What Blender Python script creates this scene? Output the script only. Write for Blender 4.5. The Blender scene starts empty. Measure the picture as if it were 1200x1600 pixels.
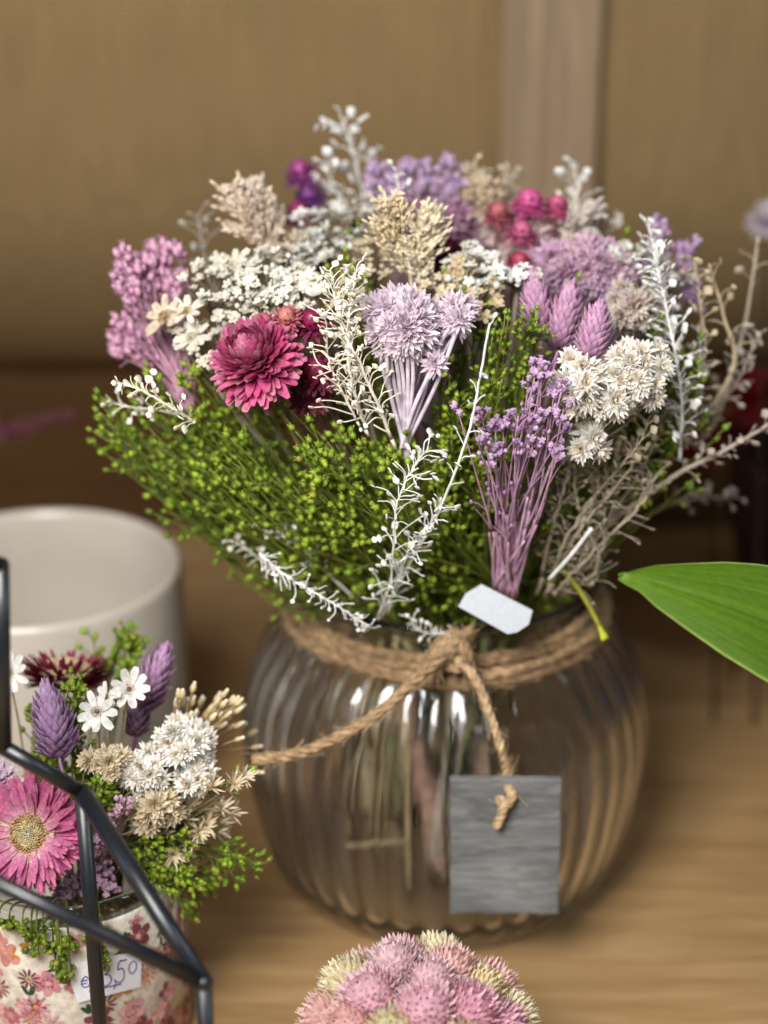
import bpy, math, random
from mathutils import Vector, Matrix, noise

# ------------------------------------------------------------------ camera, light, exposure
SC = bpy.context.scene
K = 0.01                                   # everything below is written in centimetres
PITCH = math.radians(23.0)
CAM = Vector((-3.1, -80.0, 54.4))
FPX = 800.0 / math.tan(math.radians(16.0))
cd = bpy.data.cameras.new('camera')
cam = bpy.data.objects.new('camera', cd)
SC.collection.objects.link(cam)
cam.location = CAM * K
cam.rotation_euler = (math.pi / 2 - PITCH, 0, 0)
cd.sensor_fit = 'VERTICAL'
cd.sensor_height = 36.0
cd.sensor_width = 27.0
cd.lens = 18.0 / math.tan(math.radians(16.0))
cd.clip_start = 0.01
cd.clip_end = 50.0
cd.dof.use_dof = True
cd.dof.focus_distance = 0.735
cd.dof.aperture_fstop = 3.1
SC.camera = cam

world = bpy.data.worlds.new('World')
SC.world = world
world.use_nodes = True
bg = world.node_tree.nodes['Background']
bg.inputs[0].default_value = (0.95, 0.95, 1.0, 1)
bg.inputs[1].default_value = 0.032


def area_lamp(name, loc, target, sx, sy, watts, col):
    ld = bpy.data.lights.new(name, 'AREA')
    ld.shape = 'RECTANGLE'
    ld.size = sx * K
    ld.size_y = sy * K
    ld.energy = watts
    ld.color = col
    o = bpy.data.objects.new(name, ld)
    SC.collection.objects.link(o)
    o.location = Vector(loc) * K
    d = Vector(target) - Vector(loc)
    o.rotation_euler = d.to_track_quat('-Z', 'Y').to_euler()
    return o


area_lamp('window_light', (-62, -125, 96), (0, -3, 24), 50, 50, 3.0, (1.0, 0.98, 0.95))
area_lamp('ceiling_light', (-25, -72, 80), (-2, 0, 22), 34, 34, 15.0, (1.0, 0.975, 0.94))
area_lamp('side_window_light', (92, -70, 74), (2, -3, 18), 13, 46, 3.2, (0.84, 0.93, 1.0))
area_lamp('left_fill_light', (-120, -30, 55), (0, 0, 12), 14, 60, 1.3, (0.92, 0.96, 1.0))  # unseen fill lamp, added to streak the vase's left flutes

SC.view_settings.view_transform = 'Standard'
SC.view_settings.look = 'None'
SC.view_settings.exposure = 0.0
SC.view_settings.gamma = 1.0
SC.view_settings.use_curve_mapping = False
SC.render.engine = 'CYCLES'
cy = SC.cycles
cy.use_denoising = True
cy.caustics_refractive = True
cy.caustics_reflective = False
cy.max_bounces = 14
cy.transmission_bounces = 14
cy.transparent_max_bounces = 24
cy.glossy_bounces = 6
cy.diffuse_bounces = 4
cy.sample_clamp_indirect = 6.0
cy.blur_glossy = 0.5

RND = random.Random(7)
U = RND.uniform


def rv(s):
    return Vector((U(-s, s), U(-s, s), U(-s, s)))


def hexc(h, k=1.0):
    h = h.lstrip('#')
    out = []
    for i in (0, 2, 4):
        c = int(h[i:i + 2], 16) / 255.0
        c = c / 12.92 if c <= 0.04045 else ((c + 0.055) / 1.055) ** 2.4
        out.append(min(c * k, 0.9))
    return tuple(out)


def mixc(a, b, t):
    return tuple(a[i] * (1 - t) + b[i] * t for i in range(3))


def jit(c, s=0.12):
    k = 1 + U(-s, s)
    return tuple(min(0.92, max(0.0, x * k * (1 + U(-s, s) * 0.35))) for x in c)


# a point of the place on the vertical plane at depth Y, found from where it is seen
FW = Vector((0, math.cos(PITCH), -math.sin(PITCH)))
UP = Vector((0, math.sin(PITCH), math.cos(PITCH)))
RT = Vector((1, 0, 0))


def ray(px, py):
    return FW + RT * ((px - 600) / FPX) + UP * ((800 - py) / FPX)


def at(px, py, Y):
    d = ray(px, py)
    return CAM + d * ((Y - CAM.y) / d.y)


DC, DR = Vector((-1.0, 0.0, 23.0)), Vector((15.5, 11.5, 12.5))


def dome(px, py, k=1.0):
    d = ray(px, py)
    o = CAM - DC
    a = sum((d[i] / (DR[i] * k)) ** 2 for i in range(3))
    b = 2 * sum(d[i] * o[i] / (DR[i] * k) ** 2 for i in range(3))
    c = sum((o[i] / (DR[i] * k)) ** 2 for i in range(3)) - 1
    q = b * b - 4 * a * c
    t = (-b - math.sqrt(q)) / (2 * a) if q > 0 else -b / (2 * a)
    return CAM + d * t


# ------------------------------------------------------------------ materials
MATS = {}


def new_mat(name):
    m = bpy.data.materials.new(name)
    m.use_nodes = True
    MATS[name] = m
    nt = m.node_tree
    return m, nt, nt.nodes['Principled BSDF']


def organic(name, rough=0.6, transl=0.2, spec=0.3, nscale=250, namp=0.25, bump=0.0, bscale=900):
    m, nt, p = new_mat(name)
    N, L = nt.nodes, nt.links
    a = N.new('ShaderNodeAttribute'); a.attribute_name = 'Col'
    tc = N.new('ShaderNodeTexCoord')
    nz = N.new('ShaderNodeTexNoise'); nz.inputs['Scale'].default_value = nscale; nz.inputs['Detail'].default_value = 3
    mr = N.new('ShaderNodeMapRange')
    mr.inputs['From Min'].default_value = 0.3; mr.inputs['From Max'].default_value = 0.7
    mr.inputs['To Min'].default_value = 1 - namp; mr.inputs['To Max'].default_value = 1 + namp * 0.6
    hs = N.new('ShaderNodeHueSaturation')
    L.new(tc.outputs['Object'], nz.inputs['Vector'])
    L.new(nz.outputs['Fac'], mr.inputs['Value'])
    L.new(mr.outputs['Result'], hs.inputs['Value'])
    L.new(a.outputs['Color'], hs.inputs['Color'])
    L.new(hs.outputs['Color'], p.inputs['Base Color'])
    p.inputs['Roughness'].default_value = rough
    p.inputs['Specular IOR Level'].default_value = spec
    out = N['Material Output']
    if bump:
        n2 = N.new('ShaderNodeTexNoise'); n2.inputs['Scale'].default_value = bscale
        L.new(tc.outputs['Object'], n2.inputs['Vector'])
        bp = N.new('ShaderNodeBump'); bp.inputs['Strength'].default_value = bump; bp.inputs['Distance'].default_value = 0.0006
        L.new(n2.outputs['Fac'], bp.inputs['Height'])
        L.new(bp.outputs['Normal'], p.inputs['Normal'])
    if transl:
        t = N.new('ShaderNodeBsdfTranslucent')
        L.new(hs.outputs['Color'], t.inputs['Color'])
        mx = N.new('ShaderNodeMixShader'); mx.inputs[0].default_value = transl
        L.new(p.outputs[0], mx.inputs[1]); L.new(t.outputs[0], mx.inputs[2])
        L.new(mx.outputs[0], out.inputs['Surface'])
    return m


M_PETAL = organic('petal', 0.55, 0.34, 0.25, 420, 0.26)
M_PAPER = organic('papery_petal', 0.42, 0.32, 0.45, 650, 0.34, 0.25, 1500)
M_STEM = organic('stem', 0.65, 0.08, 0.25, 150, 0.35)
M_POD = organic('seed_pod', 0.4, 0.22, 0.45, 500, 0.3)
M_DRY = organic('dried_sprig', 0.7, 0.12, 0.2, 200, 0.2)
M_JUTE = organic('jute', 0.85, 0.05, 0.1, 260, 0.45, 0.8, 700)
M_PAINT = organic('painted', 0.32, 0.0, 0.4, 60, 0.08)
M_PRINT = organic('printed_paper', 0.45, 0.0, 0.4, 260, 0.3)
M_CARD = organic('paper', 0.75, 0.05, 0.2, 500, 0.06)


def m_glass():
    m, nt, p = new_mat('clear_glass')
    p.inputs['Base Color'].default_value = (0.98, 0.98, 0.975, 1)
    p.inputs['Roughness'].default_value = 0.015
    p.inputs['IOR'].default_value = 1.45
    p.inputs['Transmission Weight'].default_value = 1.0
    N, L = nt.nodes, nt.links                 # thin uneven grey film, painted in for the haze of reflections
    tc = N.new('ShaderNodeTexCoord'); nz = N.new('ShaderNodeTexNoise'); nz.inputs['Scale'].default_value = 22; nz.inputs['Detail'].default_value = 6
    mr = N.new('ShaderNodeMapRange'); mr.inputs['From Min'].default_value = .35; mr.inputs['From Max'].default_value = .7; mr.inputs['To Min'].default_value = .003; mr.inputs['To Max'].default_value = .018
    df = N.new('ShaderNodeBsdfDiffuse'); df.inputs['Color'].default_value = (.62, .63, .64, 1)
    mx = N.new('ShaderNodeMixShader')
    L.new(tc.outputs['Object'], nz.inputs['Vector']); L.new(nz.outputs['Fac'], mr.inputs['Value']); L.new(mr.outputs['Result'], mx.inputs[0])
    L.new(p.outputs[0], mx.inputs[1]); L.new(df.outputs[0], mx.inputs[2]); L.new(mx.outputs[0], N['Material Output'].inputs['Surface'])
    return m


def m_metal():
    m, nt, p = new_mat('black_painted_metal')
    N, L = nt.nodes, nt.links
    tc = N.new('ShaderNodeTexCoord')
    nz = N.new('ShaderNodeTexNoise'); nz.inputs['Scale'].default_value = 120; nz.inputs['Detail'].default_value = 5
    cr = N.new('ShaderNodeMapRange'); cr.inputs['To Min'].default_value = 0.27; cr.inputs['To Max'].default_value = 0.42
    L.new(tc.outputs['Object'], nz.inputs['Vector'])
    L.new(nz.outputs['Fac'], cr.inputs['Value']); L.new(cr.outputs['Result'], p.inputs['Roughness'])
    p.inputs['Base Color'].default_value = (0.009, 0.011, 0.014, 1)
    p.inputs['Specular IOR Level'].default_value = 0.6
    return m


def ramp(N, stops):
    r = N.new('ShaderNodeValToRGB')
    el = r.color_ramp.elements
    el[0].position, el[0].color = stops[0][0], stops[0][1] + (1,)
    el[1].position, el[1].color = stops[-1][0], stops[-1][1] + (1,)
    for s in stops[1:-1]:
        e = el.new(s[0]); e.color = s[1] + (1,)
    return r


def m_wood(name, stops, scale=(2, 40, 40), rot=0.0, rough=0.45, bump=0.15, ns=3.0, spec=0.35):
    m, nt, p = new_mat(name)
    N, L = nt.nodes, nt.links
    tc = N.new('ShaderNodeTexCoord')
    mp = N.new('ShaderNodeMapping'); mp.inputs['Scale'].default_value = scale; mp.inputs['Rotation'].default_value = (0, 0, rot)
    nz = N.new('ShaderNodeTexNoise'); nz.inputs['Scale'].default_value = ns; nz.inputs['Detail'].default_value = 8
    nz.inputs['Distortion'].default_value = 0.6
    nz.inputs['Roughness'].default_value = 0.62
    mp2 = N.new('ShaderNodeMapping'); mp2.inputs['Scale'].default_value = tuple(s * 5 for s in scale); mp2.inputs['Rotation'].default_value = (0, 0, rot)
    n2 = N.new('ShaderNodeTexNoise'); n2.inputs['Scale'].default_value = ns; n2.inputs['Detail'].default_value = 4
    mx = N.new('ShaderNodeMath'); mx.operation = 'MULTIPLY_ADD'; mx.inputs[1].default_value = 0.3
    sb = N.new('ShaderNodeMath'); sb.operation = 'SUBTRACT'; sb.inputs[1].default_value = 0.15
    r = ramp(N, stops)
    L.new(tc.outputs['Object'], mp.inputs['Vector']); L.new(tc.outputs['Object'], mp2.inputs['Vector'])
    L.new(mp.outputs['Vector'], nz.inputs['Vector']); L.new(mp2.outputs['Vector'], n2.inputs['Vector'])
    L.new(n2.outputs['Fac'], mx.inputs[0]); L.new(nz.outputs['Fac'], mx.inputs[2])
    L.new(mx.outputs[0], sb.inputs[0]); L.new(sb.outputs[0], r.inputs['Fac'])
    L.new(r.outputs['Color'], p.inputs['Base Color'])
    p.inputs['Roughness'].default_value = rough
    p.inputs['Specular IOR Level'].default_value = spec
    bp = N.new('ShaderNodeBump'); bp.inputs['Strength'].default_value = bump; bp.inputs['Distance'].default_value = 0.001
    L.new(sb.outputs[0], bp.inputs['Height']); L.new(bp.outputs['Normal'], p.inputs['Normal'])
    return m


def add_patches(m):
    """large diagonal weathering patches on the tag's wood"""
    nt = m.node_tree; N, L = nt.nodes, nt.links
    p = N['Principled BSDF']
    src = p.inputs['Base Color'].links[0].from_socket
    tc = N.new('ShaderNodeTexCoord')
    mp = N.new('ShaderNodeMapping'); mp.inputs['Scale'].default_value = (11, 11, 34); mp.inputs['Rotation'].default_value = (0, math.radians(26), 0)
    nz = N.new('ShaderNodeTexNoise'); nz.inputs['Scale'].default_value = 1.0; nz.inputs['Detail'].default_value = 5
    r = ramp(N, [(0.36, (.45, .45, .46)), (0.49, (.95, .95, .95)), (0.52, (.6, .6, .6)), (0.68, (1.25, 1.25, 1.26))])
    mx = N.new('ShaderNodeMix'); mx.data_type = 'RGBA'; mx.blend_type = 'MULTIPLY'; mx.inputs[0].default_value = .85
    L.new(tc.outputs['Object'], mp.inputs['Vector']); L.new(mp.outputs['Vector'], nz.inputs['Vector']); L.new(nz.outputs['Fac'], r.inputs['Fac'])
    L.new(src, mx.inputs[6]); L.new(r.outputs['Color'], mx.inputs[7]); L.new(mx.outputs[2], p.inputs['Base Color'])


def m_burlap():
    m, nt, p = new_mat('woven_burlap')
    N, L = nt.nodes, nt.links
    tc = N.new('ShaderNodeTexCoord')
    ws = []
    for ax in ('X', 'Z'):
        w = N.new('ShaderNodeTexWave'); w.wave_type = 'BANDS'; w.bands_direction = ax
        w.inputs['Scale'].default_value = 95; w.inputs['Distortion'].default_value = 1.2
        w.inputs['Detail'].default_value = 2; w.inputs['Detail Scale'].default_value = 0.6
        L.new(tc.outputs['Object'], w.inputs['Vector']); ws.append(w)
    mul = N.new('ShaderNodeMath'); mul.operation = 'MULTIPLY'
    L.new(ws[0].outputs['Fac'], mul.inputs[0]); L.new(ws[1].outputs['Fac'], mul.inputs[1])
    nz = N.new('ShaderNodeTexNoise'); nz.inputs['Scale'].default_value = 9; nz.inputs['Detail'].default_value = 6
    mp = N.new('ShaderNodeMapping'); mp.inputs['Scale'].default_value = (60, 60, 3)
    n2 = N.new('ShaderNodeTexNoise'); n2.inputs['Scale'].default_value = 4; n2.inputs['Detail'].default_value = 2
    L.new(tc.outputs['Object'], nz.inputs['Vector']); L.new(tc.outputs['Object'], mp.inputs['Vector']); L.new(mp.outputs['Vector'], n2.inputs['Vector'])
    ad = N.new('ShaderNodeMath'); ad.operation = 'MULTIPLY_ADD'; ad.inputs[1].default_value = 0.35
    L.new(nz.outputs['Fac'], ad.inputs[0]); L.new(mul.outputs[0], ad.inputs[2])
    a2 = N.new('ShaderNodeMath'); a2.operation = 'MULTIPLY_ADD'; a2.inputs[1].default_value = 0.45
    L.new(n2.outputs['Fac'], a2.inputs[0]); L.new(ad.outputs[0], a2.inputs[2])
    r = ramp(N, [(0.25, hexc('5f4d34')), (0.75, hexc('836c4a')), (1.0, hexc('9a835f'))])
    L.new(a2.outputs[0], r.inputs['Fac']); L.new(r.outputs['Color'], p.inputs['Base Color'])
    p.inputs['Roughness'].default_value = 0.9; p.inputs['Specular IOR Level'].default_value = 0.1
    bp = N.new('ShaderNodeBump'); bp.inputs['Strength'].default_value = 0.5; bp.inputs['Distance'].default_value = 0.0008
    L.new(mul.outputs[0], bp.inputs['Height']); L.new(bp.outputs['Normal'], p.inputs['Normal'])
    return m


def m_ceramic():
    m, nt, p = new_mat('glazed_ceramic')
    N, L = nt.nodes, nt.links
    tc = N.new('ShaderNodeTexCoord')
    nz = N.new('ShaderNodeTexNoise'); nz.inputs['Scale'].default_value = 14; nz.inputs['Detail'].default_value = 5
    r = ramp(N, [(0.3, hexc('afa69b')), (0.7, hexc('bcb4a9'))])
    L.new(tc.outputs['Object'], nz.inputs['Vector']); L.new(nz.outputs['Fac'], r.inputs['Fac'])
    L.new(r.outputs['Color'], p.inputs['Base Color'])
    p.inputs['Roughness'].default_value = 0.28
    return m


def m_leaf():
    m, nt, p = new_mat('waxy_leaf')
    N, L = nt.nodes, nt.links
    a = N.new('ShaderNodeAttribute'); a.attribute_name = 'Col'
    tc = N.new('ShaderNodeTexCoord')
    mp = N.new('ShaderNodeMapping'); mp.inputs['Scale'].default_value = (6, 90, 90)
    nz = N.new('ShaderNodeTexNoise'); nz.inputs['Scale'].default_value = 5; nz.inputs['Detail'].default_value = 5
    hs = N.new('ShaderNodeHueSaturation')
    mr = N.new('ShaderNodeMapRange'); mr.inputs['To Min'].default_value = 0.75; mr.inputs['To Max'].default_value = 1.25
    L.new(tc.outputs['Object'], mp.inputs['Vector']); L.new(mp.outputs['Vector'], nz.inputs['Vector'])
    L.new(nz.outputs['Fac'], mr.inputs['Value']); L.new(mr.outputs['Result'], hs.inputs['Value'])
    L.new(a.outputs['Color'], hs.inputs['Color']); L.new(hs.outputs['Color'], p.inputs['Base Color'])
    p.inputs['Roughness'].default_value = 0.5
    p.inputs['Specular IOR Level'].default_value = 0.3
    t = N.new('ShaderNodeBsdfTranslucent'); L.new(hs.outputs['Color'], t.inputs['Color'])
    mx = N.new('ShaderNodeMixShader'); mx.inputs[0].default_value = 0.25
    L.new(p.outputs[0], mx.inputs[1]); L.new(t.outputs[0], mx.inputs[2])
    L.new(mx.outputs[0], N['Material Output'].inputs['Surface'])
    return m


M_MAROON = organic('maroon_glaze', 0.4, 0.0, 0.3, 20, 0.3)
M_GLASS, M_METAL, M_BURLAP, M_CERAMIC, M_LEAF = m_glass(), m_metal(), m_burlap(), m_ceramic(), m_leaf()
M_TABLE = m_wood('oak_table', [(0.25, hexc('836746')), (0.48, hexc('9d7d54')), (0.62, hexc('aa8a62')), (0.8, hexc('8e714c'))],
                 (2.2, 26, 26), math.radians(-9), 0.42, 0.12)
M_WALL_SHADE = m_wood('wall_shade_brown', [(0.3, hexc('3d2812')), (0.7, hexc('4d351a'))], (3, 40, 40), 0, 0.55, 0.1, spec=0.2)  # dark brown stands in for the shade low on the wall
M_POST = m_wood('weathered_post', [(0.25, hexc('6d5b46')), (0.5, hexc('846f56')), (0.75, hexc('968066'))], (40, 40, 2), 0, 0.65, 0.2)
M_TAGW = m_wood('grey_tag_wood', [(0.25, hexc('4e4e4d')), (0.45, hexc('868786')), (0.55, hexc('6e6f6f')), (0.75, hexc('9b9c9b'))],
                (5, 60, 60), 0.0, 0.8, 0.5, 3.5, 0.15)

add_patches(M_TAGW)

# ------------------------------------------------------------------ mesh helpers
class MB:
    def __init__(s):
        s.v, s.f, s.c = [], [], []

    def grid(s, rows, cols_per_row, closed=False):
        """rows: list of lists of points; colours one per row"""
        b = len(s.v)
        n = len(rows[0])
        for r, col in zip(rows, cols_per_row):
            for q in r:
                s.v.append(q); s.c.append(col)
        for i in range(len(rows) - 1):
            for j in range(n if closed else n - 1):
                k = (j + 1) % n
                s.f.append((b + i * n + j, b + i * n + k, b + (i + 1) * n + k, b + (i + 1) * n + j))
        return b, n

    def tube(s, pts, rad, seg=5, col=(.5, .5, .5), cap=True):
        n = len(pts)
        rads = rad if isinstance(rad, (list, tuple)) else [rad] * n
        cols = col if isinstance(col, list) else [col] * n
        t0 = (pts[1] - pts[0]).normalized()
        nrm = t0.orthogonal().normalized()
        rows = []
        for i in range(n):
            t = pts[min(i + 1, n - 1)] - pts[max(i - 1, 0)]
            if t.length < 1e-9:
                t = t0
            t.normalize()
            nrm = (nrm - t * nrm.dot(t))
            nrm = nrm.normalized() if nrm.length > 1e-6 else t.orthogonal().normalized()
            bn = t.cross(nrm)
            rows.append([pts[i] + (nrm * math.cos(2 * math.pi * j / seg) + bn * math.sin(2 * math.pi * j / seg)) * rads[i] for j in range(seg)])
        b, k = s.grid(rows, cols, True)
        if cap:
            s.f.append(tuple(b + j for j in reversed(range(seg))))
            s.f.append(tuple(b + (n - 1) * seg + j for j in range(seg)))

    def blob(s, p, n, ra, rb, col, tip=None, seg=6, rows=4, lobes=0.0):
        """ellipsoid: half-length ra along n, radius rb across"""
        n = n.normalized(); t = n.orthogonal().normalized(); bn = n.cross(t)
        R = []; C = []
        for i in range(rows + 1):
            a = math.pi * i / rows
            rr = math.sin(a) * rb if 0 < i < rows else rb * 0.05
            h = -math.cos(a) * ra
            R.append([p + n * h + (t * math.cos(2 * math.pi * j / seg) + bn * math.sin(2 * math.pi * j / seg)) * rr * (1 - lobes * (j % 2)) for j in range(seg)])
            C.append(mixc(col, tip, i / rows) if tip else col)
        b, k = s.grid(R, C, True)

    def petal(s, o, n, rad, rho0, h0, tilt, L, curv, w, cb, ct, rows=4, cup=0.2, prof=(0.55, 1.0, 0.9, 0.12), cm=None, side=0.0):
        """petal in the plane of axis n and radial direction rad; tilt is measured from the axis, curv bends it back to the axis"""
        tan = n.cross(rad)
        rho, h, a = rho0, h0, tilt
        R, C = [], []
        st = L / (rows - 1)
        for i in range(rows):
            f = i / (rows - 1)
            pw = f * (len(prof) - 1)
            k = min(int(pw), len(prof) - 2)
            ww = w * 0.5 * (prof[k] + (prof[k + 1] - prof[k]) * (pw - k))
            nn = rad * (-math.cos(a)) + n * math.sin(a)
            c = o + rad * rho + n * h + tan * (side * f * L)
            R.append([c - tan * ww + nn * (cup * ww), c - nn * (cup * ww * 0.6), c + tan * ww + nn * (cup * ww)])
            C.append(mixc(cb, cm, f * 2) if cm and f < .5 else (mixc(cm, ct, f * 2 - 1) if cm else mixc(cb, ct, f)))
            rho += math.sin(a) * st; h += math.cos(a) * st
            a -= curv / (rows - 1)
        s.grid(R, C)

    def disc(s, p, n, r, col, seg=6, dome_=0.25):
        n = n.normalized(); t = n.orthogonal().normalized(); bn = n.cross(t)
        b = len(s.v)
        s.v.append(p + n * r * dome_); s.c.append(col)
        for j in range(seg):
            a = 2 * math.pi * j / seg
            s.v.append(p + (t * math.cos(a) + bn * math.sin(a)) * r); s.c.append(col)
        for j in range(seg):
            s.f.append((b, b + 1 + j, b + 1 + (j + 1) % seg))

    def box(s, p0, p1, col=(.5, .5, .5)):
        b = len(s.v)
        for x in (p0[0], p1[0]):
            for y in (p0[1], p1[1]):
                for z in (p0[2], p1[2]):
                    s.v.append(Vector((x, y, z))); s.c.append(col)
        for f in ((0, 1, 3, 2), (4, 6, 7, 5), (0, 4, 5, 1), (2, 3, 7, 6), (0, 2, 6, 4), (1, 5, 7, 3)):
            s.f.append(tuple(b + i for i in f))

    def build(s, name, mat, parent=None, origin=None, smooth=True, bevel=0.0, sub=0):
        org = parent['_o'] if parent is not None and '_o' in parent else None
        o = Vector(ORG[parent]) if parent is not None else (origin if origin is not None else Vector((0, 0, 0)))
        me = bpy.data.meshes.new(name)
        me.from_pydata([((q - o) * K)[:] for q in s.v], [], s.f)
        at_ = me.color_attributes.new('Col', 'FLOAT_COLOR', 'POINT')
        flat = []
        for c in s.c:
            flat += [c[0], c[1], c[2], 1.0]
        at_.data.foreach_set('color', flat)
        if smooth:
            me.polygons.foreach_set('use_smooth', [True] * len(me.polygons))
        me.materials.append(mat)
        ob = bpy.data.objects.new(name, me)
        SC.collection.objects.link(ob)
        if parent is not None:
            ob.parent = parent
        else:
            ob.location = o * K
        ORG[ob] = o.copy()
        if bevel:
            b = ob.modifiers.new('bevel', 'BEVEL'); b.width = bevel * K; b.segments = 3; b.limit_method = 'ANGLE'
        if sub:
            m = ob.modifiers.new('sub', 'SUBSURF'); m.levels = sub; m.render_levels = sub
        return ob


ORG = {}


def tag(o, label, cat, group=None, kind=None):
    o['label'] = label; o['category'] = cat
    if group: o['group'] = group
    if kind: o['kind'] = kind
    return o


def thing(name, label, cat, loc, group=None):
    o = bpy.data.objects.new(name, None)
    o.empty_display_size = 0.01
    SC.collection.objects.link(o)
    o.location = Vector(loc) * K
    ORG[o] = Vector(loc)
    return tag(o, label, cat, group)


def spline(pts, per=6):
    P = [pts[0] * 2 - pts[1]] + list(pts) + [pts[-1] * 2 - pts[-2]]
    out = []
    for i in range(1, len(P) - 2):
        for k in range(per):
            t = k / per
            a, b, c, d = P[i - 1], P[i], P[i + 1], P[i + 2]
            out.append(0.5 * ((2 * b) + (c - a) * t + (2 * a - 5 * b + 4 * c - d) * t * t + (3 * b - a - 3 * c + d) * t ** 3))
    out.append(Vector(pts[-1]))
    return out


def frame(n):
    n = n.normalized()
    t = n.orthogonal().normalized()
    return n, t, n.cross(t)


def radial(n, a):
    n, t, b = frame(n)
    return t * math.cos(a) + b * math.sin(a)


GA = math.pi * (3 - math.sqrt(5))

# ------------------------------------------------------------------ the setting
WY = 32.0
mb = MB(); mb.box((-75, -60, -3), (75, WY + 15, 0))
tb = mb.build('table', M_TABLE, None, Vector((0, 0, 0)), smooth=False, bevel=0.3); tb['kind'] = 'structure'
ZB, RB = 34.0, 24.0                      # burlap wall; the rolled lower edge is added so it shades off downward
pr_w = [(WY, 70.0), (WY, 55.0), (WY, 42.0), (WY, 36.0), (WY, ZB + 1.5)] + [(WY + RB - RB * math.cos(math.radians(a)), ZB - RB * math.sin(math.radians(a))) for a in range(0, 61, 5)] + [(WY + 12.4, ZB - 20.6), (WY + 12.4, 70.0)]
mb = MB()
rows = [[Vector((-75, y, z)), Vector((0, y, z)), Vector((75, y, z))] for y, z in pr_w]
mb.grid(rows, [(1, 1, 1)] * len(rows))
wl = mb.build('wall', M_BURLAP, None, Vector((0, WY, 0))); wl['kind'] = 'structure'
mb = MB(); mb.box((-75, WY + 13.0, 0.02), (75, WY + 14.8, 24))  # board added to paint the shadow at the foot of the wall
bd = mb.build('wall_shade_board', M_WALL_SHADE, None, Vector((0, WY, 0)), smooth=False); bd['kind'] = 'structure'
pl_, pr_ = at(783, 150, WY - 1.5).x, at(938, 150, WY - 1.5).x
mb = MB(); mb.box((pl_, WY - 1.5, 0.03), (pr_, WY - 0.02, 69.9))
tag(mb.build('wooden_post', M_POST, None, Vector(((pl_ + pr_) / 2, WY, 0)), smooth=False, bevel=0.35),
    'grey brown wooden post against the tan woven wall', 'post')

# ------------------------------------------------------------------ glass vase, twine, tags
NECK_Z, NECK_R = 16.2, 7.35
prof_out = [(0.0, 0.25), (4.9, 0.18), (6.7, 0.0), (7.4, 0.15), (7.95, 0.7), (8.85, 1.9), (9.42, 3.4), (9.85, 5.2), (10.1, 7.0), (10.25, 8.6), (10.15, 10.4),
            (9.8, 12.0), (9.2, 13.4), (8.4, 14.6), (7.65, 15.4), (7.2, 16.0), (7.1, 16.6), (7.3, 17.2), (7.65, 17.6), (7.72, 17.85)]
prof_in = [(7.62, 17.95), (7.45, 17.85), (7.05, 17.3), (6.8, 16.6), (6.85, 16.0), (7.25, 15.2), (7.95, 14.35), (8.8, 13.1), (9.4, 11.8), (9.75, 10.3),
           (9.85, 8.6), (9.7, 7.0), (9.45, 5.3), (9.02, 3.6), (8.4, 2.2), (7.3, 1.35), (5.9, 1.05), (3.0, 0.95), (0.0, 0.95)]


def dense(pr, per=4):
    q = [Vector((a, b, 0)) for a, b in pr]
    return [(v.x, v.y) for v in spline(q, per)]


def rib_amp(z):
    return max(0.0, min(1.0, (z - 0.3) / 1.6)) * max(0.0, min(1.0, (15.6 - z) / 1.6))


def rib(a):
    c = math.cos(NR * a)
    return 1.25 * c - .35 * c * c


mb = MB()
NR, SEG = 38, 38 * 10
rows = []
for (r, z) in dense(prof_out):
    am = rib_amp(z) * 0.085
    rows.append([Vector(((max(r, 1e-3) + am * rib(a)) * math.cos(a), (max(r, 1e-3) + am * rib(a)) * math.sin(a), z + 0.02))
                 for a in (2 * math.pi * j / SEG for j in range(SEG))])
for (r, z) in dense(prof_in):
    am = rib_amp(z) * 0.082
    rows.append([Vector(((max(r, 1e-3) + am * rib(a)) * math.cos(a), (max(r, 1e-3) + am * rib(a)) * math.sin(a), z + 0.02))
                 for a in (2 * math.pi * j / SEG for j in range(SEG))])
mb.grid(rows, [(1, 1, 1)] * len(rows), True)
vase = mb.build('glass_vase', M_GLASS, None, Vector((0, 0, 0)))
tag(vase, 'round clear ribbed glass vase tied with jute twine, holding the large dried bouquet', 'vase')

JUTE = hexc('a48868')
JUTE2 = hexc('8e7455')
JPALE = hexc('c2a683')


def rope(mb, pts, r, plies=3, pitch=0.9, col=JUTE, fuzz=0.8):
    """twisted yarn: plies wound round the path"""
    pts = [Vector(p) for p in pts]
    nrm = (pts[1] - pts[0]).orthogonal().normalized()
    fr, s = [], 0.0
    for i, p in enumerate(pts):
        t = (pts[min(i + 1, len(pts) - 1)] - pts[max(i - 1, 0)]).normalized()
        nrm = (nrm - t * nrm.dot(t)).normalized()
        if i: s += (p - pts[i - 1]).length
        fr.append((p, t, nrm.copy(), t.cross(nrm), s))
    for k in range(plies):
        ph = 2 * math.pi * k / plies
        path = [p + (n * math.cos(ph + 2 * math.pi * s / pitch) + b * math.sin(ph + 2 * math.pi * s / pitch)) * r * 0.52 for p, t, n, b, s in fr]
        mb.tube(path, [r * 0.58 * U(.88, 1.12) for _ in path], 6, [jit(col, .12) for _ in path])
    nf = int(fr[-1][4] * 9 * fuzz)
    for _ in range(nf):
        p, t, n, b, s = fr[RND.randrange(len(fr))]
        a = U(0, 6.283); d = n * math.cos(a) + b * math.sin(a)
        q = p + d * r * 0.9
        tt = t * (1 if U(0, 1) < .5 else -1)
        L = U(.3, 1.1)
        mb.tube([q, q + tt * L * .5 + d * U(.02, .12), q + tt * L + d * U(.0, .3) + rv(.08)], 0.014, 3, jit(JPALE, .2), False)


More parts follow.
